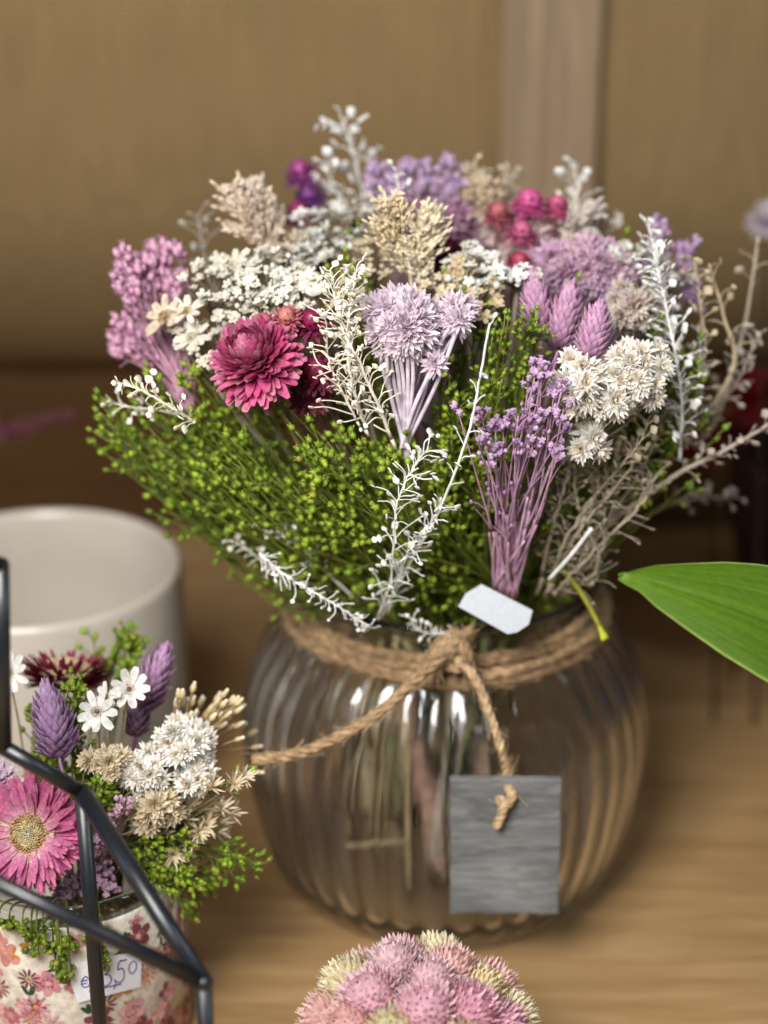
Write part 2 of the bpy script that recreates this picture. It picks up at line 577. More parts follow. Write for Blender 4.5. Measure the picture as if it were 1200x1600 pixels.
tw = thing('jute_twine', 'brown jute twine wound around the vase neck and knotted in front', 'twine', (0, -7.5, 16.0))
mb = MB()
for k, (z, rr, r) in enumerate([(15.35, 7.95, .30), (15.8, 7.62, .32), (16.3, 7.42, .30), (15.62, 7.95, .24), (16.02, 7.75, .25)]):
    pts = []
    n = 300
    for i in range(n + 1):
        a = 2 * math.pi * i / n + .3 * k
        w = 0.16 * math.sin(2 * a + k) + 0.07 * math.sin(5 * a + 2 * k)
        rad = rr + 0.06 * math.sin(3 * a + k * 1.7)
        pts.append(Vector((rad * math.cos(a), rad * math.sin(a), z + w)))
    rope(mb, pts, r * .86, 4, 3.4, JUTE if k % 2 else JUTE2, 1.4)
mb.build('wrap_band', M_JUTE, tw)
mb = MB()
kn = at(702, 1022, -8.6)
for k in range(3):
    pts = []
    for i in range(40):
        a = 2 * math.pi * i / 36
        pts.append(kn + Vector((0.75 * math.cos(a + k), 0.5 * math.sin(2 * a + k) - .15, 0.55 * math.sin(a + k * 1.3) + .25 * math.cos(a))))
    rope(mb, pts, .27, 3, 1.1, JUTE, 1)
mb.build('knot', M_JUTE, tw)
mb = MB()
rope(mb, spline([at(735, 985, -8.3), at(702, 1015, -9.2), at(650, 1062, -9.9), at(590, 1115, -11.0), at(520, 1155, -11.6), at(455, 1180, -11.8), at(395, 1188, -11.6)], 16), .25, 3, 1.9, JUTE, 1.8)
mb.build('loose_end', M_JUTE, tw)
mb = MB()
tag_c = at(789, 1321, -10.95)
hole = at(789, 1242, -11.35)
rope(mb, spline([at(700, 1020, -8.8), at(738, 1052, -9.6), at(765, 1115, -10.6), at(783, 1170, -11.0), at(791, 1205, -10.7), hole + Vector((0, .5, .4))], 14), .2, 3, 1.3, JPALE, 1.5)
rope(mb, spline([hole + Vector((.1, .3, .35)), hole + Vector((.3, -.15, .1)), hole + Vector((.1, -.3, -.25)), hole + Vector((-.25, -.25, -.1)), hole + Vector((-.1, -.35, -.5)), at(776, 1292, -11.5)], 10), .22, 3, .9, JPALE, .8)
mb.build('loose_end', M_JUTE, tw)

mb = MB()
tw_, th_ = 5.0, 7.35
ol = []
for x0, z0, x1, z1, nseg in ((-1, -1, 1, -1, 26), (1, -1, 1, 1, 36), (1, 1, -1, 1, 26), (-1, 1, -1, -1, 36)):
    for q in range(nseg):
        f = q / nseg
        v = Vector(((x0 + (x1 - x0) * f) * tw_ / 2, 0, (z0 + (z1 - z0) * f) * th_ / 2))
        g = noise.noise(v * 2.1) * .05 + min(0, noise.noise(v * 1.1 + Vector((5, 1, 2))) + .35) * .18
        v.x *= 1 + g / (tw_ / 2); v.z *= 1 + g / (th_ / 2)
        ol.append(v)
k = len(ol)
for yy, sc_ in ((.2, .985), (.16, 1), (-.16, 1), (-.2, .985)):
    mb.v += [Vector((v.x * sc_, yy, v.z * sc_)) + tag_c for v in ol]; mb.c += [(.5, .5, .5)] * k
mb.f = [tuple(reversed(range(k))), tuple(range(3 * k, 4 * k))] + [(r * k + q, r * k + (q + 1) % k, (r + 1) * k + (q + 1) % k, (r + 1) * k + q) for r in range(3) for q in range(k)]
tg = mb.build('wooden_tag', M_TAGW, None, tag_c, smooth=False)
tg.rotation_euler = (math.radians(2), math.radians(-1.0), math.radians(-2))
tag(tg, 'blank rectangular grey weathered wood tag hanging from the twine on the vase', 'tag')

# white cut paper tag on the rim
def sheet(outline, thick):
    """closed flat plate from an outline of points (roughly planar)"""
    mb = MB()
    n = (outline[1] - outline[0]).cross(outline[2] - outline[0]).normalized() * thick
    b = [p - n for p in outline]
    mb.v = list(outline) + b
    mb.c = [hexc('b4b9bf')] * len(mb.v)
    k = len(outline)
    mb.f = [tuple(range(k)), tuple(reversed(range(k, 2 * k)))]
    for i in range(k):
        j = (i + 1) % k
        mb.f.append((i, i + k, j + k, j))
    return mb


def plane_at(px, py, p0, n):
    d = ray(px, py)
    return CAM + d * ((p0 - CAM).dot(n) / d.dot(n))


p0 = at(775, 955, -9.2); nn = Vector((.1, -.75, .65)).normalized()
ol = [plane_at(x, y, p0, nn) for x, y in ((752, 913), (832, 954), (826, 976), (808, 988), (793, 991), (716, 948), (727, 928))]
mb = sheet(ol, .04)
tag(mb.build('paper_tag', M_CARD, None, p0, smooth=False), 'small blank white paper tag with clipped corners at the rim of the vase', 'tag')

# ------------------------------------------------------------------ plant builders
NECKC = Vector((0, 0, 16.6))


def stem_pts(tip, low=None, spread=5.2, bulge=0.0, per=6, to=None):
    """stem from inside the vase through its neck to the tip"""
    d = Vector((tip.x, tip.y, 0)); r = d.length
    dn = d / r if r > .01 else Vector((1, 0, 0))
    neck = dn * min(spread, r * 0.42) + Vector((U(-.9, .9), U(-.9, .9), 16.6))
    if Vector((neck.x, neck.y, 0)).length > 5.8:
        neck = Vector((neck.x * .9, neck.y * .9, neck.z))
    z = low if low is not None else (U(9, 13) if U(0, 1) < .82 else U(2.5, 6))
    base = Vector((-dn.x * U(.2, 3.0) + U(-1.3, 1.3), -dn.y * U(.2, 3.0) + U(-1.3, 1.3), z))
    end = to if to is not None else tip
    mid = neck.lerp(tip, .5) + dn * bulge * .9 + Vector((0, 0, -bulge * .25)) + rv(.25)
    return spline([base, base.lerp(neck, .6) + rv(.15), neck, mid, end], per)


def outward(p, up=0.25, front=0.25):
    return ((p - Vector((0, 0, 15))).normalized() + Vector((0, -front, up))).normalized()


def straw_head(mb, p, n, R, inner, outer, base, rings=9, opened=0.0, per=17):
    """papery many-bracted head; opened 0 = closed dome, 1 = flat with a disc"""
    n = n.normalized()
    for k in range(rings):
        f = k / (rings - 1)
        if opened > .5:
            tilt = math.radians(52 + 46 * f); L = R * (.62 + .2 * math.sin(math.pi * min(1, f * 1.2))); rho = R * .34; cv = math.radians(U(8, 20)); h0 = R * (.18 - .22 * f)
        else:
            tilt = math.radians(30 + 92 * f ** 1.1); L = R * (.62 + .40 * f); rho = R * (.05 + .16 * f); cv = math.radians(112 - 96 * f); h0 = R * (.36 - .3 * f)
        cnt = max(5, int(per * (.35 + .75 * f)))
        for j in range(cnt):
            a = 2 * math.pi * (j + .5 * (k % 2)) / cnt + U(-.1, .1)
            c = jit(mixc(inner, outer, f), .16)
            mb.petal(p, n, radial(n, a), rho, h0, tilt + U(-.12, .12), L * U(.86, 1.1), cv + U(-.2, .2), R * (U(.105, .145) if opened > .5 else U(.25, .34)), mixc(base, c, .25), jit(mixc(c, base, U(0, .38)), .14), 6, U(.15, .42), (.6, .9, 1.0, .95, .78, .3), cm=c, side=U(-.1, .1))


def bract_head(mb, p, n, R, col, cin, ctr, w=.3, ctr_r=.2):
    """small everlasting: rings of short pointed papery bracts round a flat centre"""
    n = n.normalized()
    op = U(.72, 1.12)
    a0 = U(0, 6)
    for k, cnt in enumerate((8, 10, 12, 13, 14)):
        f = k / 4
        for j in range(cnt):
            if U(0, 1) < .05: continue
            a = a0 + 2 * math.pi * (j + .5 * (k % 2)) / cnt + U(-.15, .15)
            c = jit(mixc(cin, col, min(1, .2 + f)), .05)
            mb.petal(p, n, radial(n, a), R * (.1 + .08 * f), R * (.2 - .28 * f), math.radians(28 + 82 * f) * op + U(-.14, .14), R * (.62 + .32 * f) * U(.82, 1.12), math.radians(U(0, 42)), R * w * U(.8, 1.2), c, jit(c, .04), 4, .3, (.7, 1.0, .85, .12), side=U(-.15, .15))
    if ctr_r:
        disc_center(mb, p + n * R * .3, n, R * ctr_r, ctr, mixc(ctr, col, .4), 20, .4)


def pack(cx, cy_, w, h, Y, n, R, bulge=1.6, up=.3, fr=.6, jitn=.35):
    """head positions packed over a dome"""
    out = []
    for i in range(n):
        f = math.sqrt((i + .5) / n); a = i * GA
        x, y = cx + w * .5 * f * math.cos(a) + U(-5, 5), cy_ + h * .5 * f * math.sin(a) + U(-5, 5)
        q = at(x, y, Y - bulge * (1 - f * f) + U(-.2, .2) - (y - cy_) * .012)
        nn = Vector((.55 * f * math.cos(a), -fr, up - .55 * f * math.sin(a))).normalized() + rv(jitn)
        out.append((q, nn, R * U(.82, 1.15)))
    return out


def disc_center(mb, p, n, r, c1, c2, num=90, h=.25):
    n = n.normalized()
    for i in range(num):
        f = math.sqrt((i + .5) / num)
        q = p + radial(n, i * GA) * r * f + n * (h * r * (1 - f * f) + U(0, .05) * r)
        mb.blob(q, n + rv(.25), r * U(.16, .3), r * .075, jit(mixc(c1, c2, min(1, max(0, f + U(-.12, .12)))), .15), None, 4, 3)


def ever_head(mb, p, n, R, col, cin, ctr, num=64, w=.2, ctr_r=.2):
    num = int(num * 1.9); w *= .72
    """globe of narrow bracts with a small centre"""
    n = n.normalized()
    for i in range(num):
        f = (i + .5) / num
        tilt = math.radians(20 + 98 * f ** .8)
        c = jit(mixc(cin, col, min(1, f * 1.9)), .06)
        mb.petal(p, n, radial(n, i * GA), R * .1, R * .05, tilt + U(-.15, .15), R * U(.8, 1.05), math.radians(U(-5, 30)), R * w * U(.85, 1.2), c, c, 3, .25, (.6, 1.0, .25))
    if ctr_r:
        disc_center(mb, p + n * R * .62, n, R * ctr_r, ctr, mixc(ctr, col, .5), 26, .3)


def floret(mb, p, n, R, col, ctr, k=5, round_=True):
    n = n.normalized()
    a0 = U(0, 6)
    for j in range(k):
        mb.petal(p, n, radial(n, a0 + 2 * math.pi * j / k + U(-.1, .1)), R * .12, 0, math.radians(U(55, 88)), R * U(.82, 1.05), math.radians(U(-25, 25)), R * (3.3 / k) * U(.9, 1.15), jit(col, .05), jit(col, .05), 5, .16, (.45, .8, 1.0, 1.0, .6))
    disc_center(mb, p + n * R * .08, n, R * .24, ctr, ctr, 10, .5)


def scale_head(mb, p, n, L, R, col, tipc, num=120):
    """egg-shaped spike of overlapping pointed scales; p is its base"""
    n = n.normalized()
    mb.blob(p + n * L * .48, n, L * .46, R * .55, mixc(col, (0.05, .02, .03), .5), None, 8, 6)
    for i in range(num):
        f = (i + .5) / num
        z = L * (.02 + .86 * f)
        rr = R * (math.sin(math.pi * (f * .86 + .12)) ** .75) * .68
        tilt = math.radians(66 - 50 * f)
        c = jit(col, .18)
        mb.petal(p, n, radial(n, i * GA), max(.02, rr * .55), z - L * .04, tilt + U(-.12, .12), L * U(.27, .35), math.radians(U(22, 40)), R * U(.32, .42), mixc(c, (.1, .03, .06), .15), jit(mixc(c, tipc, .9), .1), 5, .4, (.7, 1.0, .9, .55, .05))


def pod(mb, p, n, r, col):
    n = n.normalized()
    mb.blob(p, n, r * 1.05, r, col, mixc(col, hexc('b9c23a'), .35), 6, 4, .14)
    for k in range(4):
        mb.petal(p + n * r * .7, n, radial(n, k * 1.571 + .4), r * .3, 0, math.radians(35), r * .8, .2, r * .45, mixc(col, hexc('a9b545'), .4), hexc('b5bb55'), 3, .1, (.8, .8, .1))


G1, G2, G3 = hexc('385c14'), hexc('62881c'), hexc('96b42c')
GS1, GS2 = hexc('3e5414'), hexc('7a8430')
PODN = [0]


def flax(tip, label, group, npod=11, spread=2.3, path=None, bulge=0.0, low=None, r=.165, dull=0.0, root=None, frac=.5, twigs=0):
    pts = path if path is not None else stem_pts(tip, low, bulge=bulge)
    t = root or thing('flax_sprig', label, 'dried sprig', pts[0], group)
    ms, mh = MB(), MB()
    tone = U(0, 1)
    sc = mixc(GS1, GS2, tone)
    cut = max(2, int(len(pts) * (1 - frac)) - 2)
    rr = [.066 - .034 * i / len(pts) for i in range(len(pts))]
    ms.tube(pts[:cut + 1], rr[:cut + 1], 4, [jit(sc, .1) for _ in pts[:cut + 1]])
    mh.tube(pts[cut:], rr[cut:], 4, [jit(sc, .1) for _ in pts[cut:]])
    n = len(pts)
    pc = mixc(mixc(G1, G2, tone), G3, max(0, U(-.4, .8)))
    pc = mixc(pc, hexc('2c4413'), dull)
    for k in range(npod):
        i = n - 2 - int((U(0, 1) ** 1.6) * n * frac)
        i = max(3, min(n - 2, i))
        p = pts[i]
        d = (pts[i + 1] - pts[i]).normalized()
        rem = sum((pts[j + 1] - pts[j]).length for j in range(i, n - 1))
        L = min(spread, .55 + rem * .35) * U(.6, 1.15)
        side = radial(d, U(0, 6.283))
        e = p + d * L * .85 + side * L * U(.3, .75)
        q = p + d * L * .55 + side * L * .18
        cc = jit(sc, .15)
        mh.tube(spline([p, q, e], 3), [.035] * 7, 3, cc, False)
        nd = (e - q).normalized()
        pod(mh, e + nd * r * .8, nd + rv(.3), r * U(.6, 1.2), jit(mixc(pc, hexc('8a7a3a'), .7 if U(0, 1) < .06 else 0), .3))
        if U(0, 1) < .55:
            e2 = q + d * L * U(.2, .6) - side * L * U(.1, .5) + rv(.2)
            mh.tube([q, q.lerp(e2, .6) + rv(.05), e2], .03, 3, cc, False)
            pod(mh, e2, (e2 - q) + rv(.2), r * U(.7, 1.05), jit(pc, .25))
    for k in range(twigs):                      # long thin side stems running beside the main one
        i = int(n * U(.34, .62))
        e = pts[-1].lerp(pts[i], U(.05, .5)) + rv(1.5)
        m = pts[i].lerp(e, .5) + (pts[min(n - 1, i + 4)] - pts[i]) * .25 + rv(.25)
        cc = jit(mixc(sc, hexc('9aa24a'), U(0, .5)), .2)
        tw_p = spline([pts[i], m, e], 5)
        mh.tube(tw_p, [.046 - .02 * q / len(tw_p) for q in range(len(tw_p))], 4, cc)
        d = (e - m).normalized()
        pod(mh, e + d * r * .8, d + rv(.3), r * U(.7, 1.15), jit(pc, .3))
        for q in range(RND.randint(1, 3)):
            b_ = tw_p[-2 - q]; e2 = b_ + d * U(.2, .7) + rv(.5)
            mh.tube([b_, b_.lerp(e2, .6) + rv(.05), e2], .026, 3, cc, False)
            pod(mh, e2, (e2 - b_) + rv(.2), r * U(.65, 1.05), jit(pc, .3))
    pod(mh, pts[-1], pts[-1] - pts[-2], r, jit(pc, .2))
    if root:
        return ms, mh
    ms.build('stem', M_STEM, t)
    mh.build('seed_head', M_POD, t)
    return t


WHITE = hexc('e9e9e4'); CREAM = hexc('e3d6bd'); OFFW = hexc('ddd8cc'); TANC = hexc('cbb089'); GREYB = hexc('a09684')


def cress(pts, label, name='white_sprig', col=WHITE, dens=3.2, ped=(.5, 1.1), disc_r=.17, start=.25, stem_r=.055, per=9, seed=.0, wild=.35, group='bleached sprigs in the large bouquet', clump=1.0, cat='dried sprig', ang=(.45, .9)):
    """wiry sprig: short side stalks each ending in a small flat seed disc"""
    path = spline(pts, per)
    t = thing(name, label, cat, path[0], group)
    ms, mh = MB(), MB()
    n = len(path)
    path = [p + rv(.05 * wild) for p in path]
    rr = [stem_r * (1 - .55 * i / n) for i in range(n)]
    cut = max(1, int(start * n))
    ms.tube(path[:cut + 1], rr[:cut + 1], 5, [jit(col, .05) for _ in path[:cut + 1]])
    mh.tube(path[cut:], rr[cut:], 5, [jit(col, .05) for _ in path[cut:]])
    tot = sum((path[i + 1] - path[i]).length for i in range(n - 1))
    cnt = int(tot * (1 - start) * dens)
    for k in range(cnt):
        f = start + (1 - start) * (k + U(0, 1)) / cnt
        if dens < 3.3 and noise.noise(Vector((f * 7.0, tot, 3.1))) > .25: continue
        x = f * (n - 1); i = min(int(x), n - 2)
        p = path[i].lerp(path[i + 1], x - i)
        d = (path[i + 1] - path[i]).normalized()
        s = radial(d, k * GA + U(-.5, .5))
        L = U(*ped) * (1.15 - .55 * f)
        ca = U(*ang)
        e = p + s * L * ca + d * L * (1 - ca * .55) + rv(wild * .25)
        q = p.lerp(e, .5) + d * L * .14 - s * L * U(-.1, .12) + rv(wild * .1)
        c = jit(col, .06)
        mh.tube(spline([p, q, e], 3), [.032] * 7, 3, c, False)
        if U(0, 1) < .86:
            dn = (e - q).normalized()
            nn = (dn.orthogonal() + rv(.6)).normalized()
            r = disc_r * U(.65, 1.2)
            # flat heart-shaped silicle: squashed ellipsoid with a notch point
            mh.blob(e + dn * r * .8, nn, r * .16, r, c, None, 8, 4, .16)
            if clump > 1 and U(0, 1) < clump - 1:
                mh.blob(e + dn * r * 2.1 + rv(.1), nn + rv(.4), r * .2, r * .8, c, None, 6, 4)
    ms.build('stem', M_DRY, t)
    mh.build('seed_head', M_DRY, t)
    return t


def plume(pts, label, col, name='feathery_plume', width=1.0, dens=16, group='cream plumes in the large bouquet'):
    path = spline(pts, 10)
    t = thing(name, label, 'dried plume', path[0], group)
    ms, mh = MB(), MB()
    n = len(path)
    ms.tube(path[:n // 3 + 1], .07, 5, jit(col, .05))
    mh.tube(path[n // 3:], [.07 * (1 - .6 * i / n) for i in range(n - n // 3)], 5, jit(col, .05))
    tot = sum((path[i + 1] - path[i]).length for i in range(n - 1))
    for k in range(int(tot * dens * .75)):
        f = .25 + .75 * U(0, 1)
        x = f * (n - 1); i = min(int(x), n - 2)
        p = path[i].lerp(path[i + 1], x - i); d = (path[i + 1] - path[i]).normalized()
        s = radial(d, U(0, 6.283))
        L = width * U(.35, 1.25) * math.sin(math.pi * (.2 + .72 * f))
        e = p + s * L * .7 + d * L * U(.5, 1.1)
        c = jit(col, .1)
        mh.tube([p, p.lerp(e, .5) + d * .1 * L, e], .025, 3, c, False)
        for q in range(5):
            g = e.lerp(p, q * .16) + rv(.12)
            mh.blob(g, (e - p) + rv(.5), U(.13, .24), U(.055, .09), jit(c, .1), None, 5, 4)
    ms.build('stem', M_DRY, t)
    mh.build('seed_head', M_DRY, t)
    return t


def statice(base_pts, tips, label, col, stemc, name='lilac_sprig', bud=.14, nb=(3, 7), group='lilac sprigs in the large bouquet', sr=.05, sp=.32):
    """bunch of thin straight stalks ending in small knots of buds"""
    t = thing(name, label, 'dried sprig', base_pts[0], group)
    ms, mh = MB(), MB()
    for tip in tips:
        b = base_pts[RND.randrange(len(base_pts))] + rv(.15)
        m = b.lerp(tip, .55) + rv(.45)
        c = jit(stemc, .14)
        path = spline([b, b.lerp(m, .5) + rv(.12), m, tip], 5)
        rr = [sr * (1.25 - .7 * i / len(path)) for i in range(len(path))]
        h2 = len(path) // 2
        ms.tube(path[:h2 + 1], rr[:h2 + 1], 4, c)
        mh.tube(path[h2:], rr[h2:], 4, c)
        d = (tip - m).normalized()
        for s_ in range(RND.randint(1, 3)):        # side twigs
            i = RND.randrange(len(path) // 2, len(path) - 1)
            e = path[i] + d * U(.5, 1.6) + rv(.5)
            mh.tube([path[i], path[i].lerp(e, .5) + d * .15, e], sr * .55, 3, c, False)
            if U(0, 1) < .5:
                mh.blob(e, d, bud * .8, bud * .55, jit(col, .15), None, 5, 4)
        for q in range(RND.randint(*nb)):
            o = rv(sp)
            e = tip + o
            mh.tube([tip - d * .35, e], sr * .5, 3, c, False)
            mh.blob(e, d + o, bud * U(.7, 1.25), bud * U(.55, .9), jit(col, .18), mixc(col, WHITE, .4), 5, 4)
            if U(0, 1) < .6:
                floret(mh, e + d * bud * .7, d + o, bud * U(.8, 1.2), jit(mixc(col, WHITE, .25), .1), mixc(col, WHITE, .6), 5)
    ms.build('stem', M_STEM, t)
    mh.build('flower_head', M_PETAL, t)
    return t


def solo(name, label, cat, p, n, builder, group=None, stem_col=GS2, sr=.09, head='flower_head', mat=None, low=None, path=None):
    """one head on its own stem"""
    pts = path if path is not None else stem_pts(p, low, to=p - n.normalized() * .1)
    t = thing(name, label, cat, pts[0], group)
    ms, mh = MB(), MB()
    ms.tube(pts, sr, 5, [jit(stem_col, .12) for _ in pts])
    builder(mh)
    ms.build('stem', M_STEM, t)
    mh.build(head, mat or M_PETAL, t)
    return t


def cluster(name, label, cat, heads, builder, group=None, stem_col=GREYB, sr=.07, join=None, path=None, mat=None, tk=.16):
    """several heads (point, axis, radius) on one branching stem; each head its own part"""
    c = sum((h[0] for h in heads), Vector()) / len(heads)
    j = join if join is not None else c.lerp(Vector((0, 0, 15)), .3)
    pts = path if path is not None else stem_pts(j)
    t = thing(name, label, cat, pts[0], group)
    ms = MB()
    ms.tube(pts, tk, 6, [jit(stem_col, .1) for _ in pts])
    for p, n, R in heads:
        e = p - n.normalized() * R * .2
        ms.tube(spline([j + rv(.2), j.lerp(e, .55) + rv(.3), e], 5), [sr] * 11, 4, jit(stem_col, .12), False)
        mh = MB()
        builder(mh, p, n, R)
        mh.build('flower_head', mat or M_PETAL, t)
    ms.build('stem', M_STEM, t)
    return t


# ------------------------------------------------------------------ the large bouquet
SG = 'strawflowers in the large bouquet'
CRI, MAG, DCR = hexc('8c1745'), hexc('b42c68'), hexc('5d0d2c')
p = at(390, 548, -9.5)
n = Vector((-.34, -.46, .82))
solo('strawflower', 'large crimson pink strawflower facing left above the fan of green flax', 'flower', p - n.normalized() * .7, n,
     lambda m: (straw_head(m, p - n.normalized() * .7, n, 1.78, hexc('b03a70'), hexc('c2487f'), hexc('ecd3d6'), 12, 0, 34)), SG, hexc('6b5a3a'), .11, mat=M_PAPER)


def bud(px, py, Y, R, label, col, col2, name='strawflower_bud', n=None, group=SG):
    q = at(px, py, Y) if Y is not None else dome(px, py)
    nn = n or outward(q, .6, .3)
    solo(name, label, 'flower bud', q - nn.normalized() * R * .5, nn, lambda m: (m.blob(q - nn.normalized() * R * .15, nn, R * .66, R * .6, jit(col, .06), None, 12, 8), straw_head(m, q - nn.normalized() * R * .52, nn, R * 1.02, col, col2, mixc(col2, WHITE, .25), 7, 0, 16)), group, mixc(col2, hexc('5a4030'), .6), .06, mat=M_PAPER)


bud(447, 491, -8.2, .62, 'small round coral pink bud peeping over the large crimson strawflower', hexc('cf857c'), hexc('b3556c'))
bud(412, 499, -8.2, .55, 'small flattened coral bud at the upper edge of the large crimson strawflower', hexc('c8747a'), hexc('a84a66'))
bud(486, 497, -7.8, .78, 'round dark magenta bud between the large strawflower and the cream sprig', hexc('8b1f52'), hexc('7a1746'))
bud(492, 575, -7.8, .85, 'dark rose strawflower bud half hidden behind the cream sprig', hexc('a2315f'), hexc('6f153c'))
bud(478, 610, -7.6, .85, 'deep crimson strawflower bud tucked under the large crimson strawflower', DCR, hexc('701238'))
bud(468, 262, 5, .82, 'magenta purple bud at the top of the stack of three behind the white florets', hexc('a84a8c'), hexc('86407e'))
bud(482, 298, 5, .85, 'violet purple bud in the middle of the stack of three at the back', hexc('8a4690'), hexc('6c3a78'))
bud(465, 326, 4, .75, 'dark magenta bud lowest of the stack of three at the back', hexc('9c2c70'), hexc('7c2260'))
bud(690, 383, 0, 1.15, 'deep crimson strawflower behind the tan plume', hexc('6a1030'), hexc('7c163c'))
bud(828, 309, 1.5, .85, 'bright magenta pink bud topmost of the pink buds at the back right', hexc('d9659f'), hexc('b84a82'))
bud(779, 327, 1.0, .72, 'dull coral pink bud left of the bright magenta bud', hexc('c06a74'), hexc('a05560'))
bud(816, 357, -.5, .74, 'rose pink bud below the bright magenta bud', hexc('c4648a'), hexc('a44a6c'))
bud(871, 316, 2.0, .66, 'small hot pink bud right of the bright magenta bud', hexc('d96a96'), hexc('b84d78'))
bud(812, 404, -2.5, .6, 'small dark pink bud above the mauve canary grass heads', hexc('b94a66'), hexc('a03a55'))

# mauve canary grass heads
MAU, MAUT = hexc('b37fa4'), hexc('d8aecb')
for (bx, by, tx, ty, Y, R, lab) in ((918, 560, 938, 475, -8.2, .98, 'mauve canary grass head nearest the white everlastings, upright and furthest forward'),
                                    (872, 545, 893, 448, -6.6, .98, 'mauve canary grass head in the middle of the three'),
                                    (846, 528, 832, 430, -6.0, .95, 'mauve canary grass head leaning left at the end of the three')):
    q = at(bx, by, Y); e = at(tx, ty, Y + .9)
    solo('canary_grass', lab, 'dried flower', q, e - q, lambda m: scale_head(m, q, e - q, (e - q).length, R, MAU, MAUT, 125), 'mauve canary grass in the large bouquet', MAU, .07)

# white everlastings at the right
EV, EVI, EVC = hexc('f1eee8'), hexc('ece2d2'), hexc('c79c63')
hd = pack(985, 585, 118, 105, -7.9, 20, .66) + pack(905, 600, 75, 95, -8.8, 9, .72) + pack(922, 690, 50, 50, -9.2, 4, .7, .5) + pack(950, 630, 70, 50, -8.6, 6, .62)
cluster('everlasting', 'tight cluster of white everlasting flowers with tan centres below the mauve canary grass', 'dried flower', hd,
        lambda m, p, n, R: bract_head(m, p - n.normalized() * R * .3, n, R, EV, EVI, EVC, .27, .2), 'everlastings in the large bouquet', hexc('9c9280'))

# pale lilac everlastings in the middle
LI, LII, LIC = hexc('e2d2de'), hexc('ecdfe6'), hexc('e8d2bc')
hd = pack(628, 508, 120, 110, -8.2, 17, .86) + pack(712, 492, 60, 65, -7.4, 6, .74) + [(at(681, 566, -9.4), Vector((.2, -.7, .4)), .62)]
cluster('everlasting', 'pale lilac everlasting cluster on thick lilac stems in the middle of the bouquet', 'dried flower', hd,
        lambda m, p, n, R: bract_head(m, p - n.normalized() * R * .3, n, R, jit(LI, .06), LII, LIC, .27, .16), 'everlastings in the large bouquet', hexc('cfc2cd'), .11, join=at(634, 690, -8.6), tk=.16)
LP = hexc('cfaec6')
hd = pack(912, 422, 165, 85, -1.2, 26, .92)
cluster('everlasting', 'dusty pink lilac everlasting cluster at the right, behind the mauve canary grass', 'dried flower', hd,
        lambda m, p, n, R: bract_head(m, p - n.normalized() * R * .3, n, R, jit(LP, .1), hexc('dabfcb'), hexc('d8ae94'), .3, .24), 'everlastings in the large bouquet', hexc('9a8090'))

# white florets (yarrow like)
YG = 'white floret clusters in the large bouquet'


def yarrow(cx, cy_, w, h, Y, num, label, col=hexc('e4e2d8'), ctr=hexc('cfc6a0'), R=.3, k=5):
    """corymb of tiny five-petalled florets"""
    j = at(cx, cy_ + h * .9, Y + 1)
    pts = stem_pts(j)
    t = thing('floret_cluster', label, 'dried flower', pts[0], YG)
    ms, mh = MB(), MB()
    ms.tube(pts, .12, 5, [jit(GREYB, .1) for _ in pts])
    for i in range(num):
        f = math.sqrt((i + .5) / num); a = i * GA
        if noise.noise(Vector((f * math.cos(a) * 2.2, f * math.sin(a) * 2.2, cx * .1))) > .3: continue
        q = at(cx + w * .55 * f * math.cos(a) + U(-9, 9), cy_ + h * .55 * f * math.sin(a) + U(-9, 9), Y - h * .008 * math.sin(a) * f * 3 + U(-.6, .6) - .7 * (1 - f))
        n = (outward(q, .5, .45) + rv(.4)).normalized()
        mh.tube(spline([j + rv(.15), j.lerp(q, .6) + rv(.12), q], 3), [.04] * 7, 3, jit(GREYB, .12), False)
        cc = jit(mixc(col, hexc('cdbf9c'), U(0, .55) ** 2), .07)
        if U(0, 1) < .22:
            mh.blob(q, n, R * .5, R * U(.35, .5), cc, None, 7, 4, .1)
        else:
            floret(mh, q, n, R * U(.65, 1.25), cc, ctr, k)
        mh.blob(q - n * R * .25, n, R * .3, R * .2, mixc(col, hexc('9a9470'), .5), None, 5, 4)
    ms.build('stem', M_STEM, t)
    mh.build('flower_head', M_PETAL, t)


yarrow(415, 438, 130, 80, -5.0, 85, 'broad flat cluster of white florets above the large crimson strawflower')
yarrow(465, 455, 80, 55, -5.8, 40, 'white floret cluster right beside the tip of the cream sprig')
yarrow(335, 440, 110, 60, -4.5, 45, 'off-white loose floret cluster between the pink sprig and the broad white cluster', hexc('dcd8cc'))
yarrow(335, 535, 120, 75, -6.0, 48, 'off-white florets below the daisies, left of the large crimson strawflower', hexc('dbd3c4'))
yarrow(395, 487, 100, 45, -6.0, 40, 'cream white florets directly over the top of the large crimson strawflower', hexc('dbd6c8'))
yarrow(738, 418, 85, 65, -3.5, 42, 'white floret cluster right of the tan plume', hexc('e8e8e4'), hexc('d0b890'), .36)
yarrow(808, 428, 60, 30, -4.5, 18, 'small white floret cluster left of the mauve canary grass heads', hexc('e8e8e4'), hexc('d0b890'), .36)
yarrow(505, 362, 95, 70, 0, 45, 'white floret cluster left of the tan plume near the back', hexc('dfe0da'))
yarrow(485, 395, 60, 45, -2, 24, 'small white floret clump between the white clusters and the tan plume', hexc('d5d6d0'))
yarrow(745, 470, 90, 60, -5.0, 34, 'beige floret cluster above the dark green flax in the middle', hexc('cdb998'))
yarrow(975, 395, 80, 40, -1, 26, 'blurred off-white florets at the right beside the large seed sprig', hexc('dcd9d0'))

